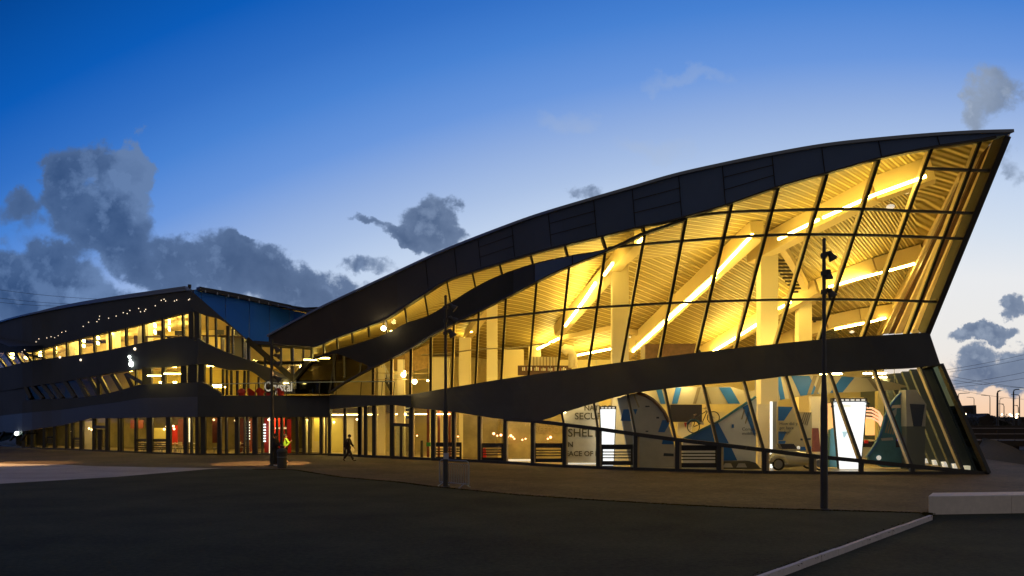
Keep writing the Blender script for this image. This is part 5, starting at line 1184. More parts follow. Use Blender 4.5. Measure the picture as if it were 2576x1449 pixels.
# board with the question and its light pole
D6 = 41.2; by = fl_y(D6)
qb = board('question_board', 'tan exhibition board asking how did you get here today', 'display panel', [c4(340, 590), c4(480, 590), c4(530, 640), c4(655, 642), (c4(655, 0)[0], by), (c4(340, 0)[0], by)], D6, 'board_tan', .2, [
    ('print', [c4(350, 590), c4(485, 595), c4(402, 718), c4(350, 718)], 'blue_print'), ('print', [c4(352, 815), c4(424, 818), c4(390, 895), c4(352, 895)], 'blue_print'), ('print', [c4(352, 900), c4(420, 902), c4(390, 970), c4(352, 968)], 'blue_print'),
    ('print', [c4(550, 880), c4(645, 876), c4(645, 892), c4(555, 898)], 'text_dark'), ('print', [c4(550, 955), c4(648, 952), c4(648, 985), c4(552, 990)], 'blue_print')] + [('print', [c4(585 + 18 * i, 645), c4(595 + 18 * i, 645), c4(560 + 18 * i, 745 + 6 * i), c4(552 + 18 * i, 740 + 6 * i)], 'tan_dark') for i in range(4)])
mat('board_tan', (.52, .44, .24), .6, noise=.06, nscale=2)
text('lettering', 'How did you\nget here\ntoday?', .24, 'text_dark', W3(*c4(360, 757), D6 - .04), qb, ext=.004)
gpole = thing('light_pole', 'tall dark post with a white glowing edge beside the question board', 'light pole', W3(*c4(315, 1030), 40.6)); poly('post', [c4(300, 545), c4(336, 545), (c4(336, 0)[0], fl_y(40.6)), (c4(300, 0)[0], fl_y(40.6))], flatS(40.6), 'grey_panel', gpole, 0, .25); poly('glow_strip', [c4(286, 545), c4(299, 545), (c4(299, 0)[0], fl_y(40.6)), (c4(286, 0)[0], fl_y(40.6))], flatS(40.6), 'lightbox', gpole, 0, .2)
board('display_board', 'tall cream board left of the glowing light pole', 'display panel', [c4(165, 570), c4(285, 570), (c4(285, 0)[0], fl_y(42)), (c4(165, 0)[0], fl_y(42))], 42, 'cream', .2)
board('display_board', 'pink lit cream board right of the question board', 'display panel', [c4(640, 500), c4(745, 500), (c4(745, 0)[0], fl_y(44)), (c4(660, 0)[0], fl_y(44))], 44, 'cream', .2)
board('display_board', 'brown board low behind the lamp post between the two boards', 'display panel', [c4(660, 785), c4(715, 785), c4(735, 1000), c4(660, 1000)], 43.5, 'brown_red', .1)
# small three wheeled car
D7 = 39.0; a = W3(*cX(1900, 0), D7); gx = a.x; z0 = .04
vc = thing('three_wheeled_car', 'cream open three wheeled car with large spoked front wheels', 'car', (W3(1995, 1000, D7).x, D7, z0))
x0_ = W3(*cX(1590, 0), D7).x; x1_ = W3(*cX(2420, 0), D7).x; Lc = x1_ - x0_
def whl(cx, cy, r, nm='wheel'):
    c = Vector((cx, cy, z0 + r)); mb = MB(); mb.tube([c + Vector(((r - .05) * math.cos(a_), 0, (r - .05) * math.sin(a_))) for a_ in [2 * math.pi * i / 20 for i in range(21)]], .055, 8, caps=False); w_ = mb.build('wheel', 'rubber', vc)
    mb = MB(); mb.lathe(c - Vector((0, .04, 0)), [(r * .62, 0), (r * .62, .02), (.05, .08)], 16, 'Y'); mb.build('rim', 'steel', w_)
whl(x1_ - .40, D7 - .75, .37); whl(x1_ - .40, D7 + .75, .37); whl(x0_ + .42, D7 - .55, .33)
vs = []; fs = []; prof = [(0.0, .18, .38, .12), (.12, .42, .36, .3), (.3, .62, .34, .46), (.45, .60, .34, .52), (.6, .52, .36, .5), (.75, .42, .38, .40), (.86, .34, .40, .24), (.92, .22, .42, .10)]
n = 14
for t_, h, zc, w_ in prof:
    for k in range(n):
        a_ = 2 * math.pi * k / n; vs.append(Vector((x0_ + Lc * t_, D7 + w_ * math.cos(a_), z0 + zc + .12 + h * 1.0 * (math.sin(a_) if math.sin(a_) > 0 else math.sin(a_) * .55))))
for i in range(len(prof) - 1):
    for k in range(n): fs.append((i * n + k, i * n + (k + 1) % n, (i + 1) * n + (k + 1) % n, (i + 1) * n + k))
fs += [tuple(range(n))[::-1], tuple((len(prof) - 1) * n + k for k in range(n))]
obj('body', vs, fs, 'car_cream', vc, smooth=True); mat('car_cream', (.62, .58, .42), .25, .2, coat=.5)
mb = MB(); arc = [Vector((x0_ + .42 + .42 * math.cos(a_), D7 - .55, z0 + .33 + .42 * math.sin(a_))) for a_ in [R(0 + 20 * i) for i in range(10)]]; mb.tube(arc, .14, 8); mb.build('mudguard', 'car_cream', vc)
poly('windscreen', [cX(1790, 690), cX(2000, 690), cX(2060, 768), cX(1830, 768)], flatS(D7 - .1), 'box_dark', vc, 0, .5)
mb = MB(); mb.bar((x1_ - .40, D7 - .75, z0 + .37), (x1_ - .40, D7 + .75, z0 + .37), .06, .06); mb.bar((x1_ - .40, D7, z0 + .37), (x1_ - .8, D7, z0 + .45), .08, .08); mb.build('axle', 'steel', vc)
mb = MB(); mb.ball(W3(*cX(2070, 745), D7 - .3), .09, 8); mb.build('headlight', 'uplight', vc); mb = MB(); mb.lathe(W3(*cX(1788, 1010), D7 - .62), [(.12, 0), (.14, .02), (.14, .06)], 14, 'Y'); mb.build('hub_cap', 'steel', vc)
# white car further back
D8 = 45.0; xc = W3(2160, 0, D8).x; ca = thing('exhibition_car', 'pale car with a red tail light parked behind the white light box', 'car', (xc, D8, .03))
prof = [(-2.1, .35), (-2.1, .75), (-1.9, .95), (-1.2, 1.0), (-.7, 1.4), (.7, 1.45), (1.45, 1.05), (1.9, .95), (2.05, .7), (2.05, .35)]
n = len(prof); vs = [Vector((xc + x, D8 - .8, .03 + z)) for x, z in prof] + [Vector((xc + x, D8 + .8, .03 + z)) for x, z in prof]
obj('body', vs, [tuple(range(n)), tuple(range(n, 2 * n))[::-1]] + [(i, n + i, n + (i + 1) % n, (i + 1) % n) for i in range(n)], 'car_cream', ca)
vs = [Vector((xc + x, D8 - .815, .03 + z)) for x, z in ((-.95, 1.02), (-.6, 1.33), (.62, 1.38), (1.25, 1.04))]; obj('window', vs + [v_ + Vector((0, .01, 0)) for v_ in vs], [(0, 1, 2, 3)], 'box_dark', ca)
for x in (-1.35, 1.35): mb = MB(); mb.lathe((xc + x, D8 - .84, .37), [(.33, 0), (.33, .2)], 16, 'Y'); wo_ = mb.build('wheel', 'rubber', ca); mb = MB(); mb.lathe((xc + x, D8 - .86, .37), [(.2, 0), (.2, .05)], 12, 'Y'); mb.build('rim', 'steel', wo_)
mb = MB(); mb.box(W3(2179, 1111, D8 - .85), (.22, .06, .2)); mb.build('tail_light', 'red_lit', ca)
# glowing curved tubes and orange screens behind the light box
for i in range(4):
    mb = MB(); y0_ = 600 + 30 * i; mb.tube([W3(*c4(1140, y0_), 46.5), W3(*c4(1200, y0_ + 5), 46.5), W3(*c4(1260, y0_ + 40), 46.5), W3(*c4(1290, y0_ + 90), 46.5), W3(*c4(1305, y0_ + 150), 46.5)], .06, 6)
    tag(mb.build('curved_tube', 'pink_glow'), 'pink glowing curved tube behind the light box, ' + ('topmost', 'second from top', 'third from top', 'lowest')[i] + ' of four', 'tube', 'pink curved tubes')
mat('pink_glow', (.9, .5, .4), .4, emit=(1, .5, .3), es=1.1)
board('glowing_panel', 'orange glowing panel behind the curved pink tubes', 'light panel', [c4(1145, 690), c4(1225, 690), c4(1225, 850), c4(1145, 850)], 48, 'orange_glow', .1); mat('orange_glow', (1, .6, .3), .5, emit=(1, .5, .16), es=1.0)
board('glowing_panel', 'orange pink glowing panel left of the white light box', 'light panel', [c4(745, 560), c4(835, 560), c4(850, 840), c4(745, 840)], 48, 'orange_glow2', .1); mat('orange_glow2', (1, .6, .3), .5, emit=(1, .55, .22), es=.8)
board('information_stand', 'dark stand on the floor left of the white light box', 'stand', [c4(822, 800), c4(868, 780), c4(880, 960), c4(885, fl_y(40.4) * 0 + 1140), c4(812, 1140), c4(815, 990)], 40.4, 'teal', .3)
rnd = random.Random(5)
# upper hall: dark box on a gallery, low fittings
gal = MB(); gal.box((W3(1690, 900, 46).x, 46.4, 5.75), (7.5, 4.5, .3)); gal.build('gallery_floor', 'cream_wall', hall)
db = thing('dark_cabinet', 'dark brown box standing on the gallery above the waist band', 'cabinet', W3(1687, 897, 45.2)); poly('box', [(1623, 866), (1751, 864), (1751, 905), (1623, 905)], flatS(45.2), 'wood_dark', db, 0, 1.6); mb = MB(); mb.lathe(W3(1757, 886, 45.1), [(.16, 0), (.18, .05)], 12, 'Y'); mb.build('round_sign', 'navy_panel', db)
du = thing('air_duct', 'curved pale air duct standing in the left part of the upper hall', 'duct', W3(1437, 925, 52)); mb = MB(); mb.tube([W3(1441, 925, 52), W3(1441, 893, 52), W3(1436, 880, 52), W3(1424, 878, 52), W3(1416, 886, 52)], [.32, .32, .34, .36, .38], 12); mb.build('pipe', 'column', du, smooth=True)
sh = thing('bookshelf', 'low shelf packed with books in the left part of the upper hall', 'bookshelf', W3(1370, 935, 55)); mb = MB(); mb.box(W3(1370, 932, 55) , (4, .5, .7)); mb.build('shelf', 'wood_dark', sh)
for i in range(26):
    mb = MB(); h = rnd.uniform(.15, .3); p = W3(1315 + i * 4.3, 924, 54.7); mb.box((p.x, p.y, p.z + h / 2 - .25), (.09, .1, h), rz=0); mb.build('book', ('cream', 'white', 'brown_red', 'grey_panel')[i % 4], sh)
pw_ = board('slatted_partition', 'bright slatted partition above the bookshelf', 'partition', [(1335, 897), (1405, 898), (1405, 924), (1335, 926)], 56, 'cream', .1, [('slat', [(1342 + i * 8, 898), (1343.4 + i * 8, 898), (1343.4 + i * 8, 925), (1342 + i * 8, 925)], 'wood_dark') for i in range(8)])
# hanging star-like lamps
for i, (x, y, D, nm) in enumerate(((1043, 960, 51, 'brightest, right of the middle bay'), (1015, 943, 51.5, 'upper left of the brightest one'), (965, 826, 49, 'in the narrow strip under the black roof'), (758, 925, 62, 'in the recessed middle above the terrace'), (943, 911, 52, 'small one under the ribbon edge'), (1018, 885 + 50, 53, 'faint one beside the pair'), (1076, 957, 52, 'small one on the right end of the rail'))):
    p = W3(x, y, D); r_ = .17 if i < 5 else .08; t_ = thing('pendant_lamp', 'round glowing pendant lamp, ' + nm, 'pendant lamp', p, 'round pendant lamps'); mb = MB(); mb.ball(p, r_, 8); mb.build('bulb', 'bulb', t_, smooth=True)
    mb = MB(); mb.tube([p + Vector((0, 0, r_)), p + Vector((0, 0, 1.2))], .012, 5); mb.build('cord', 'frame', t_); mb = MB(); mb.lathe(p + Vector((0, 0, r_ * .8)), [(r_ * .5, 0), (r_ * .3, .1)], 8); mb.build('socket', 'frame', t_)
lr_ = thing('lamp_rail', 'long thin rail carrying pendant lamps in the left part of the hall', 'rail', W3(1000, 945, 51.8)); mb = MB(); mb.tube([W3(940, 938, 51.8), W3(1080, 940, 51.8)], .03, 6); mb.build('upper_rail', 'text_gold', lr_); mb = MB(); mb.tube([W3(940, 955, 51.8), W3(1080, 955, 51.8)], .03, 6); mb.build('lower_rail', 'text_gold', lr_)
# round ceiling lamps in the tall hall
for i, (x, y, r_, nm) in enumerate(((2240, 520, .22, 'right of the long strip light'), (2280, 483, .16, 'upper one beside the long strip light'), (2143, 835, .18, 'low near the waist band'), (1584, 848, .1, 'small, over the dark cabinet'))):
    p = ceil_pt(x, y, .6); t_ = thing('ceiling_globe', 'round white globe lamp under the hall ceiling, ' + nm, 'ceiling lamp', p, 'round globe lamps'); mb = MB(); mb.ball(p, r_, 10, sc=(1, 1, .6)); mb.build('globe', 'header_glow', t_, smooth=True); mb = MB(); mb.tube([p, p + Vector((0, 0, .6))], .02, 5); mb.build('stem', 'steel', t_)
# hanging rope garland
mb = MB(); gpts = [W3(1060 + 30 * i, 893 - i * 2.6 + 2 * math.sin(i), 50) for i in range(12)]; mb.tube(gpts, .05, 5); tag(mb.build('cable_garland', 'tan_dark'), 'thin twisted cable hanging across the left bays of the upper hall', 'cable')
# striped wall left: red brown pillars and green sign
for i, x in enumerate((1077, 1091, 1104, 1131)):
    mb = MB(); p = W3(x, 1030, 53); mb.box((p.x, 53, 2.1), (.17, .3, 4.1)); mb.build('pilaster', 'brown_red', hall)
mb = MB(); mb.box(W3(1078, 1118, 51.5), (.3, .08, .28)); tag(mb.build('exit_sign', 'green_sign'), 'small green sign between the red brown pilasters', 'sign')
mb = MB(); p = W3(1061, 1155, 51); mb.box((p.x, 51, .65), (.14, .3, 1.25)); tag(mb.build('post_stand', 'black_metal'), 'slim dark post standing inside beside the double door', 'post')
lw = thing('louvre_window', 'framed dark window with white bars above the double door', 'window', W3(1014, 1051, 54)); poly('opening', [(1001, 1022), (1030, 1022), (1030, 1053), (1001, 1053)], flatS(54), 'navy_panel', lw, 0, .1)
for i in range(3): mb = MB(); mb.bar(W3(1001, 1027 + i * 9, 53.95), W3(1030, 1027 + i * 9, 53.95), .05, .06); mb.build('bar', 'white', lw)
for i in range(2): mb = MB(); mb.bar(W3(1010 + i * 9, 1022, 53.95), W3(1010 + i * 9, 1053, 53.95), .05, .06); mb.build('bar', 'white', lw)
# string of red glowing lamps near the bronze walls
for i, (x, y) in enumerate(((1242, 1091), (1251, 1096), (1260, 1094.5), (1274, 1096.5), (1277.5, 1099), (1285, 1096), (1290, 1099.5), (1294, 1104), (1314, 1106.5), (1322, 1104), (1049, 1096), (1143.6, 1096), (1152, 1098), (1385, 1100), (1378, 1104))):
    mb = MB(); mb.ball(W3(x, y, 47.2 if x > 1200 else 50.5), .085 if i in (0, 2, 5, 13) else .055, 6); tag(mb.build('string_lamp', 'red_bulb'), 'small orange red lamp of the string glowing in the dark part of the ground floor', 'string lamp', 'small orange red lamps on the ground floor')
mat('red_bulb', (1, .5, .3), .5, emit=(1, .42, .2), es=6)
# ---- cafe on the ground floor of the wing
def cpanel(x0, y0, x1, y1, D, m_, lab, nm='wall_panel', cat='panel'): board(nm, lab, cat, [(x0, y0), (x1, y0), (x1, y1), (x0, y1)], D, m_, .1)
cpanel(212, 1060, 234, fl_y(67), 67, 'cream', 'bright cream wall panel left of the left door'); cpanel(428, 1070, 446, 1118, 63, 'red', 'bright red wall panel behind the cafe tables')
cpanel(448, 1055, 466, 1118, 64, 'brown_red', 'dark red wall panel right of the bright red one'); cpanel(384, 1077, 419, 1106, 64, 'green_wall', 'greenish tan panel above the right slatted panel of the wing'); cpanel(534, 1052, 549, 1114, 61, 'brown_red', 'tall red brown panel at the corner of the wing')
cpanel(328, 1057, 343, 1078, 65, 'brown_red', 'small orange brown blind, left of two'); cpanel(345, 1057, 360, 1078, 65, 'brown_red', 'small orange brown blind, right of two')
cpanel(599, 1052, 612, 1138, 61, 'brown_red', 'dark red panel left of the ladder of lights'); cpanel(624, 1054, 640, 1138, 62, 'brown_red', 'red brown panel right of the small bright screens'); cpanel(665, 1052, 682, 1138, 60.5, 'red', 'red panel just left of the far lamp post'); cpanel(690, 1052, 716, 1135, 62, 'red', 'wide red panel behind the person in the bright jacket'); cpanel(722, 1055, 732, 1140, 61, 'red_lit', 'narrow glowing red panel right of the person in the bright jacket')
for i, (x0_, y0_, x1_, y1_) in enumerate(((765, 1054, 776, 1138), (790, 1052, 804, 1110), (815, 1052, 822, 1138), (835, 1052, 862, 1138), (872, 1052, 890, 1138))): cpanel(x0_, y0_, x1_, y1_, 60.5, 'green_wall' if i % 2 else 'cream', 'lit %s wall panel behind the ground floor glass, %s' % (('yellow', 'olive')[i % 2], ('left of the walking man, first of five', 'second of five', 'third of five', 'fourth of five', 'right behind the walking man')[i]))
for i in range(7): mb = MB(); mb.box(W3(624 - 12 * (i < 0), 1062 + i * 7, 60.4), (.28, .1, .1)); tag(mb.build('screen_light', 'cool_bulb_and_reflection2'), 'small white light in the vertical ladder beside the red panels', 'light', 'ladder of small white lights')
for i in range(7): mb = MB(); mb.box(W3(664, 1068 + i * 7, 59.8), (.28, .1, .1)); tag(mb.build('screen_light', 'cool_bulb_and_reflection2'), 'small white light in the ladder nearest the far lamp post', 'light', 'second ladder of small white lights')
mat('cool_bulb_and_reflection2', (.8, .9, 1), .5, emit=(.8, .95, 1), es=2)
for x, y0_, y1_, D in ((476, 1052, 1118, 62), (679, 1050, 1140, 59.6), (706, 1075, 1079, 61)):
    w_ = 2.2 if x != 706 else 14; mt = 'strip_white'; tag(poly('light_bar', [(x - w_, y0_), (x + w_, y0_), (x + w_, y1_), (x - w_, y1_)], flatS(D), 'soft_bar', None, 0, .08), {476: 'vertical glowing bar between the cafe posts', 679: 'vertical glowing bar just left of the far lamp post', 706: 'horizontal glowing bar above the person in the bright jacket'}[x], 'light')
mat('soft_bar', (1, .9, .7), .5, emit=(1, .85, .55), es=1.3)
def chair():
    t_ = thing('cafe_chair', 'x', 'chair', (0, 0, 0), 'cafe chairs')
    mb = MB(); mb.box((0, 0, .45), (.42, .42, .04)); mb.build('seat', 'fin_wood', t_); mb = MB(); mb.box((0, .2, .72), (.4, .03, .3)); mb.build('backrest', 'fin_wood', t_)
    for sx in (-1, 1):
        for sy in (-1, 1): mb = MB(); mb.bar((sx * .16, sy * .16, .44), (sx * .21, sy * .22, 0), .03, .03); mb.build('leg', 'steel', t_)
    return t_
def table():
    t_ = thing('cafe_table', 'x', 'table', (0, 0, 0), 'cafe tables'); mb = MB(); mb.lathe((0, 0, .72), [(.4, 0), (.4, .035)], 16); mb.build('tabletop', 'cream', t_); mb = MB(); mb.lathe((0, 0, 0), [(.25, 0), (.24, .02), (.035, .05), (.035, .72)], 10); mb.build('pedestal', 'steel', t_); return t_
ch_, tb_ = chair(), table(); nc_ = nt_ = 0
wh = ['the leftmost', 'left of the dark wide post', 'next to the wide post', 'under the bright red wall panel', 'right of the bright red panel', 'between two close posts', 'at the corner post', 'right of the corner', 'inside at the red brown panel', 'in the dark bay', 'far right']
for i, (x, D) in enumerate(((398, 61.5), (414, 61), (434, 60.6), (447, 60.2), (458, 61), (479, 60.4), (493, 60.2), (545, 60), (352, 62.5), (619, 60), (606, 60.8))):
    o = ch_ if i == 0 else copy_tree(ch_); o.location = ((x - CX) / F * D, D, .035); o.rotation_euler = (0, 0, R(40 * i)); o['label'] = 'pale cafe chair in the wing, ' + ('at x', 'x')[0].replace('at x', ['leftmost bay but one', 'left of the red wall panels', 'in front of the bright red panel', 'nearest chair below the red panels', 'right edge of the red panel bay', 'between the two narrow posts', 'beside the corner post', 'at the red brown corner panel', 'in the dim bay under the orange blinds', 'beside the first light ladder', 'in the dark bay left of the light ladder'][i])
for i, (x, D) in enumerate(((440, 61.4), (480, 61.4), (362, 63), (400, 62.4), (614, 61))):
    o = tb_ if i == 0 else copy_tree(tb_); o.location = ((x - CX) / F * D, D, .035); o['label'] = 'small round cafe table, ' + ['below the bright red panel', 'between the two narrow posts', 'under the orange blinds', 'behind the right slatted panel of the wing', 'beside the light ladder'][i]
# lamps of the ground floor
GL = [(120, 67.5), (170, 68), (223, 66), (262, 66), (340, 64), (390, 63), (446, 62), (480, 61), (535, 61), (600, 62), (655, 61), (700, 61.5), (770, 60), (815, 59.5), (850, 58), (885, 57), (935, 56), (1005, 54), (1060, 53.5), (1115, 53)]
for i, (x, D) in enumerate(GL):
    D = max(D, S_l(x, 0) + 3 if x < 829 else D); mb = MB(); p = Vector(((x - CX) / F * D, D, 3.12)); mb.bar(p + Vector((-.5, 0, 0)), p + Vector((.5, 0, 0)), .5, .05); tag(mb.build('ground_floor_light', 'panel_glow'), 'flat ceiling light on the ground floor left of the tall hall', 'ceiling light', 'flat ceiling lights of the ground floor')
for i, (x, y) in enumerate(((224, 1078), (231, 1081), (419, 1073), (413, 1080), (436, 1072), (438, 1079), (180, 1085), (500, 1088 - 30), (538, 1056), (592, 1058), (676, 1056), (776, 1057), (806, 1071), (1300 * 0 + 840, 1062), (898, 1055), (905, 1056))):
    mb = MB(); mb.ball(W3(x, y, S_l(min(x, 829), 0) + 1.5), .09, 6); tag(mb.build('globe_lamp', 'globe_glow'), 'small warm globe lamp behind the ground floor glass', 'globe lamp', 'small globe lamps behind the ground floor glass')
mat('panel_glow', (1, .9, .6), .5, emit=(1, .74, .24), es=30)
mat('globe_glow', (1, .8, .5), .5, emit=(1, .68, .34), es=7)
# fill lights added over the exhibits to brighten the lower hall
for i, (x, D, z) in enumerate(((1385, 46, 5.0), (1480, 45.5, 5.2), (1600, 45, 5.3), (1720, 44.5, 5.0), (1850, 44, 5.4), (1970, 43.5, 5.4), (2090, 43.5, 5.4), (2200, 43, 5.4), (1900, 52, 5.6), (2080, 52, 5.6), (2220, 50, 5.6), (1700, 52, 5.4), (1500, 53, 5.4))):
    p = Vector(((x - CX) / F * D, D, z)); mb = MB(); mb.bar(p + Vector((-.6, 0, 0)), p + Vector((.6, 0, 0)), .3, .08); tag(mb.build('track_light', 'track_fill_glow'), 'flat warm fill light added over the exhibits of the lower hall', 'fill light', 'added fill lights over the exhibits'); mb = MB(); mb.tube([p + Vector((0, 0, .04)), p + Vector((0, 0, 1.6))], .015, 5); mb.build('stem', 'steel', bpy.data.objects[-1] if False else COL.objects[-1])
mat('track_fill_glow', (1, .8, .5), .5, emit=(1, .74, .30), es=34)

st_ = thing('staircase', 'white staircase railing climbing behind the left bays of the hall', 'staircase', W3(975, 993, 56)); mb = MB(); mb.bar(W3(956, 925, 56), W3(992, 992, 56), .3, .35); mb.build('stringer', 'black_metal', st_)
for i in range(9): x = 958 + i * 4; y = 925 + (x - 956) * 1.86; mb = MB(); mb.bar(W3(x, y, 55.8), W3(x, y - 26, 55.8), .05, .05); mb.build('baluster', 'white', st_)
mb = MB(); mb.bar(W3(956, 899, 55.8), W3(992, 966, 55.8), .07, .07); mb.build('handrail', 'white', st_)
board('ceiling_raft', 'brown slatted ceiling raft hanging in the bays left of the middle lamp post', 'ceiling raft', [(990, 903), (1078, 866), (1078, 926), (1040, 934), (990, 932)], 54, 'raft', .3); mat('raft', (.30, .19, .06), .6, noise=.25, nscale=5)
board('air_handling_box', 'pale box fitting under the ceiling beside the large right column', 'box', [(1828, 598), (1902, 590), (1905, 606), (1830, 612)], 44.5, 'grey_panel', .8)
# ================================================================== background right: road lamps, footbridge, buildings, wires
cR = lambda x, y: (2289.8 + x * .247, 858.7 + y * .247)
def road_lamp(px, py, D, arm, lab, r_=.09, lit=False):
    x, y = cR(px, py); p = W3(x, y, D); t_ = thing('road_lamp', lab, 'road lamp', (p.x, D, -.35), 'road lamps beyond the building')
    a = .247 * arm / F * D; s = 1 if a > 0 else -1
    mb = MB(); mb.tube([(p.x, D, -.35), (p.x, D, p.z * .5), (p.x, D, p.z - .5), (p.x + s * .12, D, p.z - .12), (p.x + s * .5, D, p.z), (p.x + a, D, p.z + .05)], [r_ * 1.5, r_ * 1.2, r_, r_ * .9, r_ * .8, r_ * .7], 7); mb.build('pole', 'black_metal', t_)
    mb = MB(); mb.bar((p.x + a - s * .3, D, p.z + .05), (p.x + a + s * .9, D, p.z + .1), .3, .16, w2=.2, h2=.1); mb.build('lamp_head', 'black_metal' if not lit else 'uplight', t_)
road_lamp(490, 530, 175, 75, 'road lamp with its arm to the right, closest to the glass corner', .1); road_lamp(650, 572, 230, -45, 'faint road lamp against the bright strip of sky'); road_lamp(812, 552, 200, -55, 'road lamp with its arm to the left, third from the building')
road_lamp(888, 502, 120, 45, 'thick dark road lamp with a bright head, fourth from the building', .14, True); road_lamp(912, 585, 250, 10, 'thin far road lamp right of the thick one'); road_lamp(955, 640, 180, -22, 'short dark road lamp left of the glittering light'); road_lamp(1052, 490, 140, 75, 'tall road lamp with a lit head at the right edge', .12, True)
road_lamp(1113, 545, 190, -50, 'road lamp with a curved arm to the left near the right edge', .11); road_lamp(1100, 655, 200, -20, 'short road lamp at the right edge')
def bld(name, lab, pts, D, dep, m_='silhouette'):
    a = [W3(*cR(x, y), D) for x, y in pts]; t_ = thing(name, lab, 'building', (sum(p.x for p in a) / len(a), D, -.35)); n = len(a); b = [p + Vector((dep * .1, dep, 0)) for p in a]
    obj('wall', a + b, [tuple(range(n))[::-1], tuple(range(n, 2 * n))] + [(i, (i + 1) % n, n + (i + 1) % n, n + i) for i in range(n)], m_, t_); return t_
mat('silhouette', (.035, .025, .02), .9); mat('silhouette_roof', (.12, .11, .12), .5)
y0 = 828
bl = bld('apartment_block', 'dark flat roofed block with a stair tower beyond the glass corner', [(440, y0), (440, 690), (520, 672), (600, 668), (620, 680), (620, 700), (638, 700), (638, 650), (672, 650), (675, 735), (738, 738), (740, y0)], 260, 20)
sb = bld('shed', 'dark low shed with a sloping roof beyond the footbridge', [(690, 860), (700, 775), (760, 760), (795, 733), (830, 762), (940, 800), (1050, 848), (1052, 880)], 150, 14)
mb = MB(); mb.bar(W3(*cR(825, 760), 149.5), W3(*cR(1055, 850), 149.5), .5, .3); mb.build('roof', 'silhouette_roof', sb)
bld('warehouse', 'low dark warehouse at the right edge of the skyline', [(1010, 860), (1015, 800), (1120, 805), (1125, 770), (1220, 768), (1225, 860)], 230, 20)
# trees: dark crowns along the horizon
def tree(px, py, D, r_, lab, seed):
    rn = random.Random(seed); x, y = cR(px, py); top = W3(x, y, D); cz = top.z - r_; t_ = thing('tree', lab, 'tree', (top.x, D, -.35), 'dark trees beyond the footbridge')
    mb = MB(); mb.tube([(top.x, D, -.35), (top.x + .1, D, cz * .5), (top.x, D, cz)], [.25, .18, .08], 6)
    for k in range(5): a = rn.uniform(0, 6.28); mb.tube([(top.x, D, cz * .6), (top.x + math.cos(a) * r_ * .6, D + math.sin(a) * r_ * .6, cz + rn.uniform(-.2, .5) * r_)], [.08, .03], 5)
    mb.build('trunk', 'wood_dark', t_); vs = []; fs = []
    cl = [(Vector((top.x, D, cz)) + Vector((rn.gauss(0, .5), rn.gauss(0, .5), rn.gauss(0, .38))) * r_, r_ * rn.uniform(.25, .5)) for _ in range(16)]
    for _ in range(1500):
        c, cr = cl[rn.randrange(16)]; d = Vector((rn.gauss(0, 1), rn.gauss(0, 1), rn.gauss(0, 1))).normalized(); p = c + d * cr * rn.random() ** .4; s = rn.uniform(.08, .2)
        e1 = Vector((rn.uniform(-1, 1), rn.uniform(-1, 1), rn.uniform(-1, 1))).normalized() * s; e2 = e1.cross(d).normalized() * s * .6 if e1.cross(d).length > .01 else Vector((0, 0, s)); k = len(vs); vs += [p - e1, p + e2, p + e1, p - e2]; fs.append((k, k + 1, k + 2, k + 3))
    obj('crown', vs, fs, 'leaf', t_)
mat('leaf', (.04, .032, .012), .8, noise=.5, nscale=.6)
for i, (px, py, D, r_, lab) in enumerate(((600, 742, 140, 3.2, 'dark bushy tree just right of the glass corner'), (690, 752, 150, 3.0, 'dark tree in front of the flat roofed block'), (860, 748, 160, 2.4, 'dark tree behind the shed roof'), (930, 778, 150, 2.6, 'dark round tree right of the shed'), (1135, 775, 130, 2.8, 'dark tree at the right edge of the view'), (540, 765, 120, 3, 'dark tree partly behind the glass corner'))): tree(px, py, D, r_, lab, i + 3)
# elevated walkway
fb = thing('footbridge', 'dark raised walkway with a metal railing beyond the glass corner', 'footbridge', (48, 66, -.35))
Da = 66; xl, xr = 36, 66; zr = CH + (HY - 1077.5) / F * Da
mb = MB(); mb.box(((xl + xr) / 2, Da + 1.2, zr - 1.35), (xr - xl, 2.6, .5)); mb.build('deck', 'silhouette', fb)
for z_ in (zr, zr - .5, zr - 1.0): mb = MB(); mb.tube([(xl, Da, z_), (xr, Da, z_ - .0)], .045, 6); mb.build('rail', 'steel_dim', fb)
mat('steel_dim', (.22, .18, .17), .5)
for i in range(20): mb = MB(); x = xl + 1.5 * i; mb.bar((x, Da, zr - 1.1), (x, Da, zr), .06, .06); mb.build('baluster', 'silhouette', fb)
for x in (40.2, 45.5, 50, 54.5, 60): mb = MB(); mb.box((x, Da + 1.2, (zr - 1.6 - .35) / 2), (.9, .8, zr - 1.6 + .35)); mb.build('pier', 'silhouette', fb)
mb = MB(); mb.box((50, Da + 12, .9), (40, .5, 2.5)); tag(mb.build('retaining_wall', 'silhouette'), 'low dark wall behind the raised walkway', 'wall')
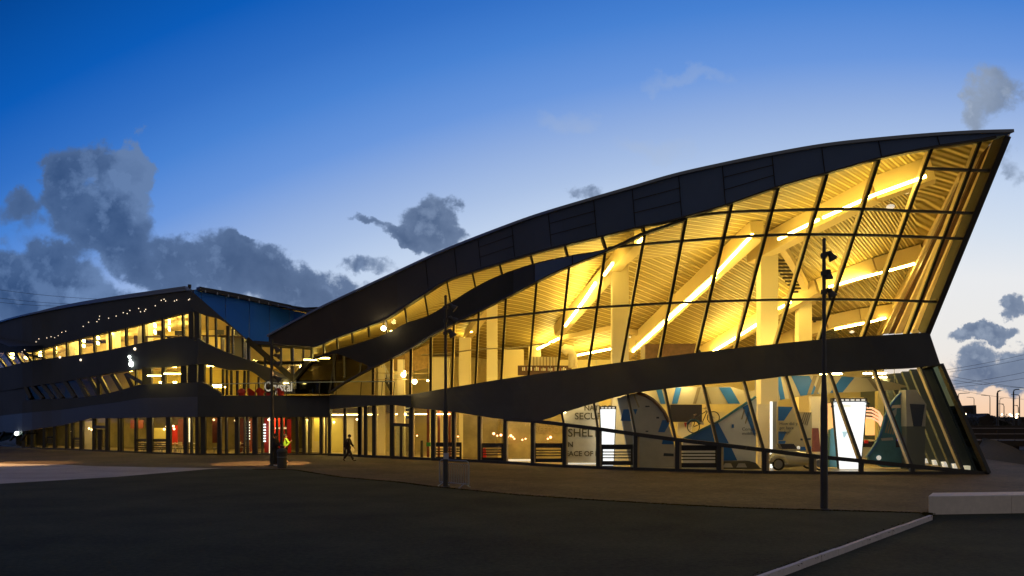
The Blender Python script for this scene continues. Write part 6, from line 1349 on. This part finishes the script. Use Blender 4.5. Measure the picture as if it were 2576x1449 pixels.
# bright glittering light near the horizon
bt = thing('floodlight_mast', 'distant mast with glittering bright lamps near the horizon', 'floodlight mast', W3(*cR(1055, 850), 210)); mb = MB(); a = W3(*cR(1055, 850), 210); a.z = -.35; mb.tube([a, W3(*cR(1055, 760), 210)], .15, 6); mb.build('mast', 'silhouette', bt)
for (px, py) in ((1030, 755), (1050, 765), (1085, 745), (1100, 740), (1080, 775), (1015, 745), (1095, 770)): mb = MB(); mb.ball(W3(*cR(px, py), 209.5), .28, 6); mb.build('lamp', 'bulb_far', bt)
mat('bulb_far', (1, .8, .5), .5, emit=(1, .7, .4), es=8)
for (px, py, lab) in ((565, 740, 'small orange lamp in the dark block beyond the corner'), (935, 745, 'small orange lamp right of the shed')): mb = MB(); mb.ball(W3(*cR(px, py), 139), .16, 6); tag(mb.build('distant_lamp', 'bulb_far'), lab, 'lamp')
# grass bank at the right
mb_v = []; 
n0, n1 = gp(*cR(735, 1195)), gp(*cR(1500, 1310)); bank = []
for i in range(9):
    f = i / 8; p = n0.lerp(n1, f)
    for k in range(5):
        q_ = k / 4; y = p.y + (61 - p.y) * q_; bank.append(Vector((p.x + (y - p.y) * (.55 - .1 * f) , y, .02 + (.25 + 1.0 * f) * math.sin(q_ * 1.57))))
o = struct(obj('grass_bank', bank, [(i * 5 + k, i * 5 + k + 1, i * 5 + k + 6, i * 5 + k + 5) for i in range(8) for k in range(4)], 'earth'))
# overhead wires
def wire(a, b, D, lab, sag=2.0):
    pa, pb = W3(*a, D), W3(*b, D * 1.05); pts = []
    for i in range(9): t_ = i / 8; p = pa.lerp(pb, t_); p.z -= sag * 4 * t_ * (1 - t_) * .15; pts.append(p)
    mb = MB(); mb.tube(pts, .032 * D / 150, 5); tag(mb.build('overhead_wire', 'silhouette'), lab, 'wire', 'overhead wires')
wire(cR(370, 290), cR(1400, 75), 150, 'top overhead wire at the right'); wire(cR(400, 312), cR(1400, 125), 150, 'second overhead wire from the top at the right'); wire(cR(400, 352), cR(1400, 500), 160, 'overhead wire sloping down to the right, upper'); wire(cR(410, 392), cR(1400, 490), 160, 'overhead wire sloping down to the right, lower')
wire(cR(420, 440), cR(1400, 262), 155, 'overhead wire crossing the two sloping ones'); wire(cR(440, 468), cR(1400, 330), 155, 'lowest rising overhead wire at the right'); wire(cR(460, 490), cR(1159, 590), 165, 'lowest overhead wire above the road lamps')
wire((-60, 720), (243, 752), 120, 'top overhead wire at the far left'); wire((-60, 741), (195, 765), 120, 'middle overhead wire at the far left'); wire((-60, 752), (158, 770), 120, 'lowest overhead wire at the far left')
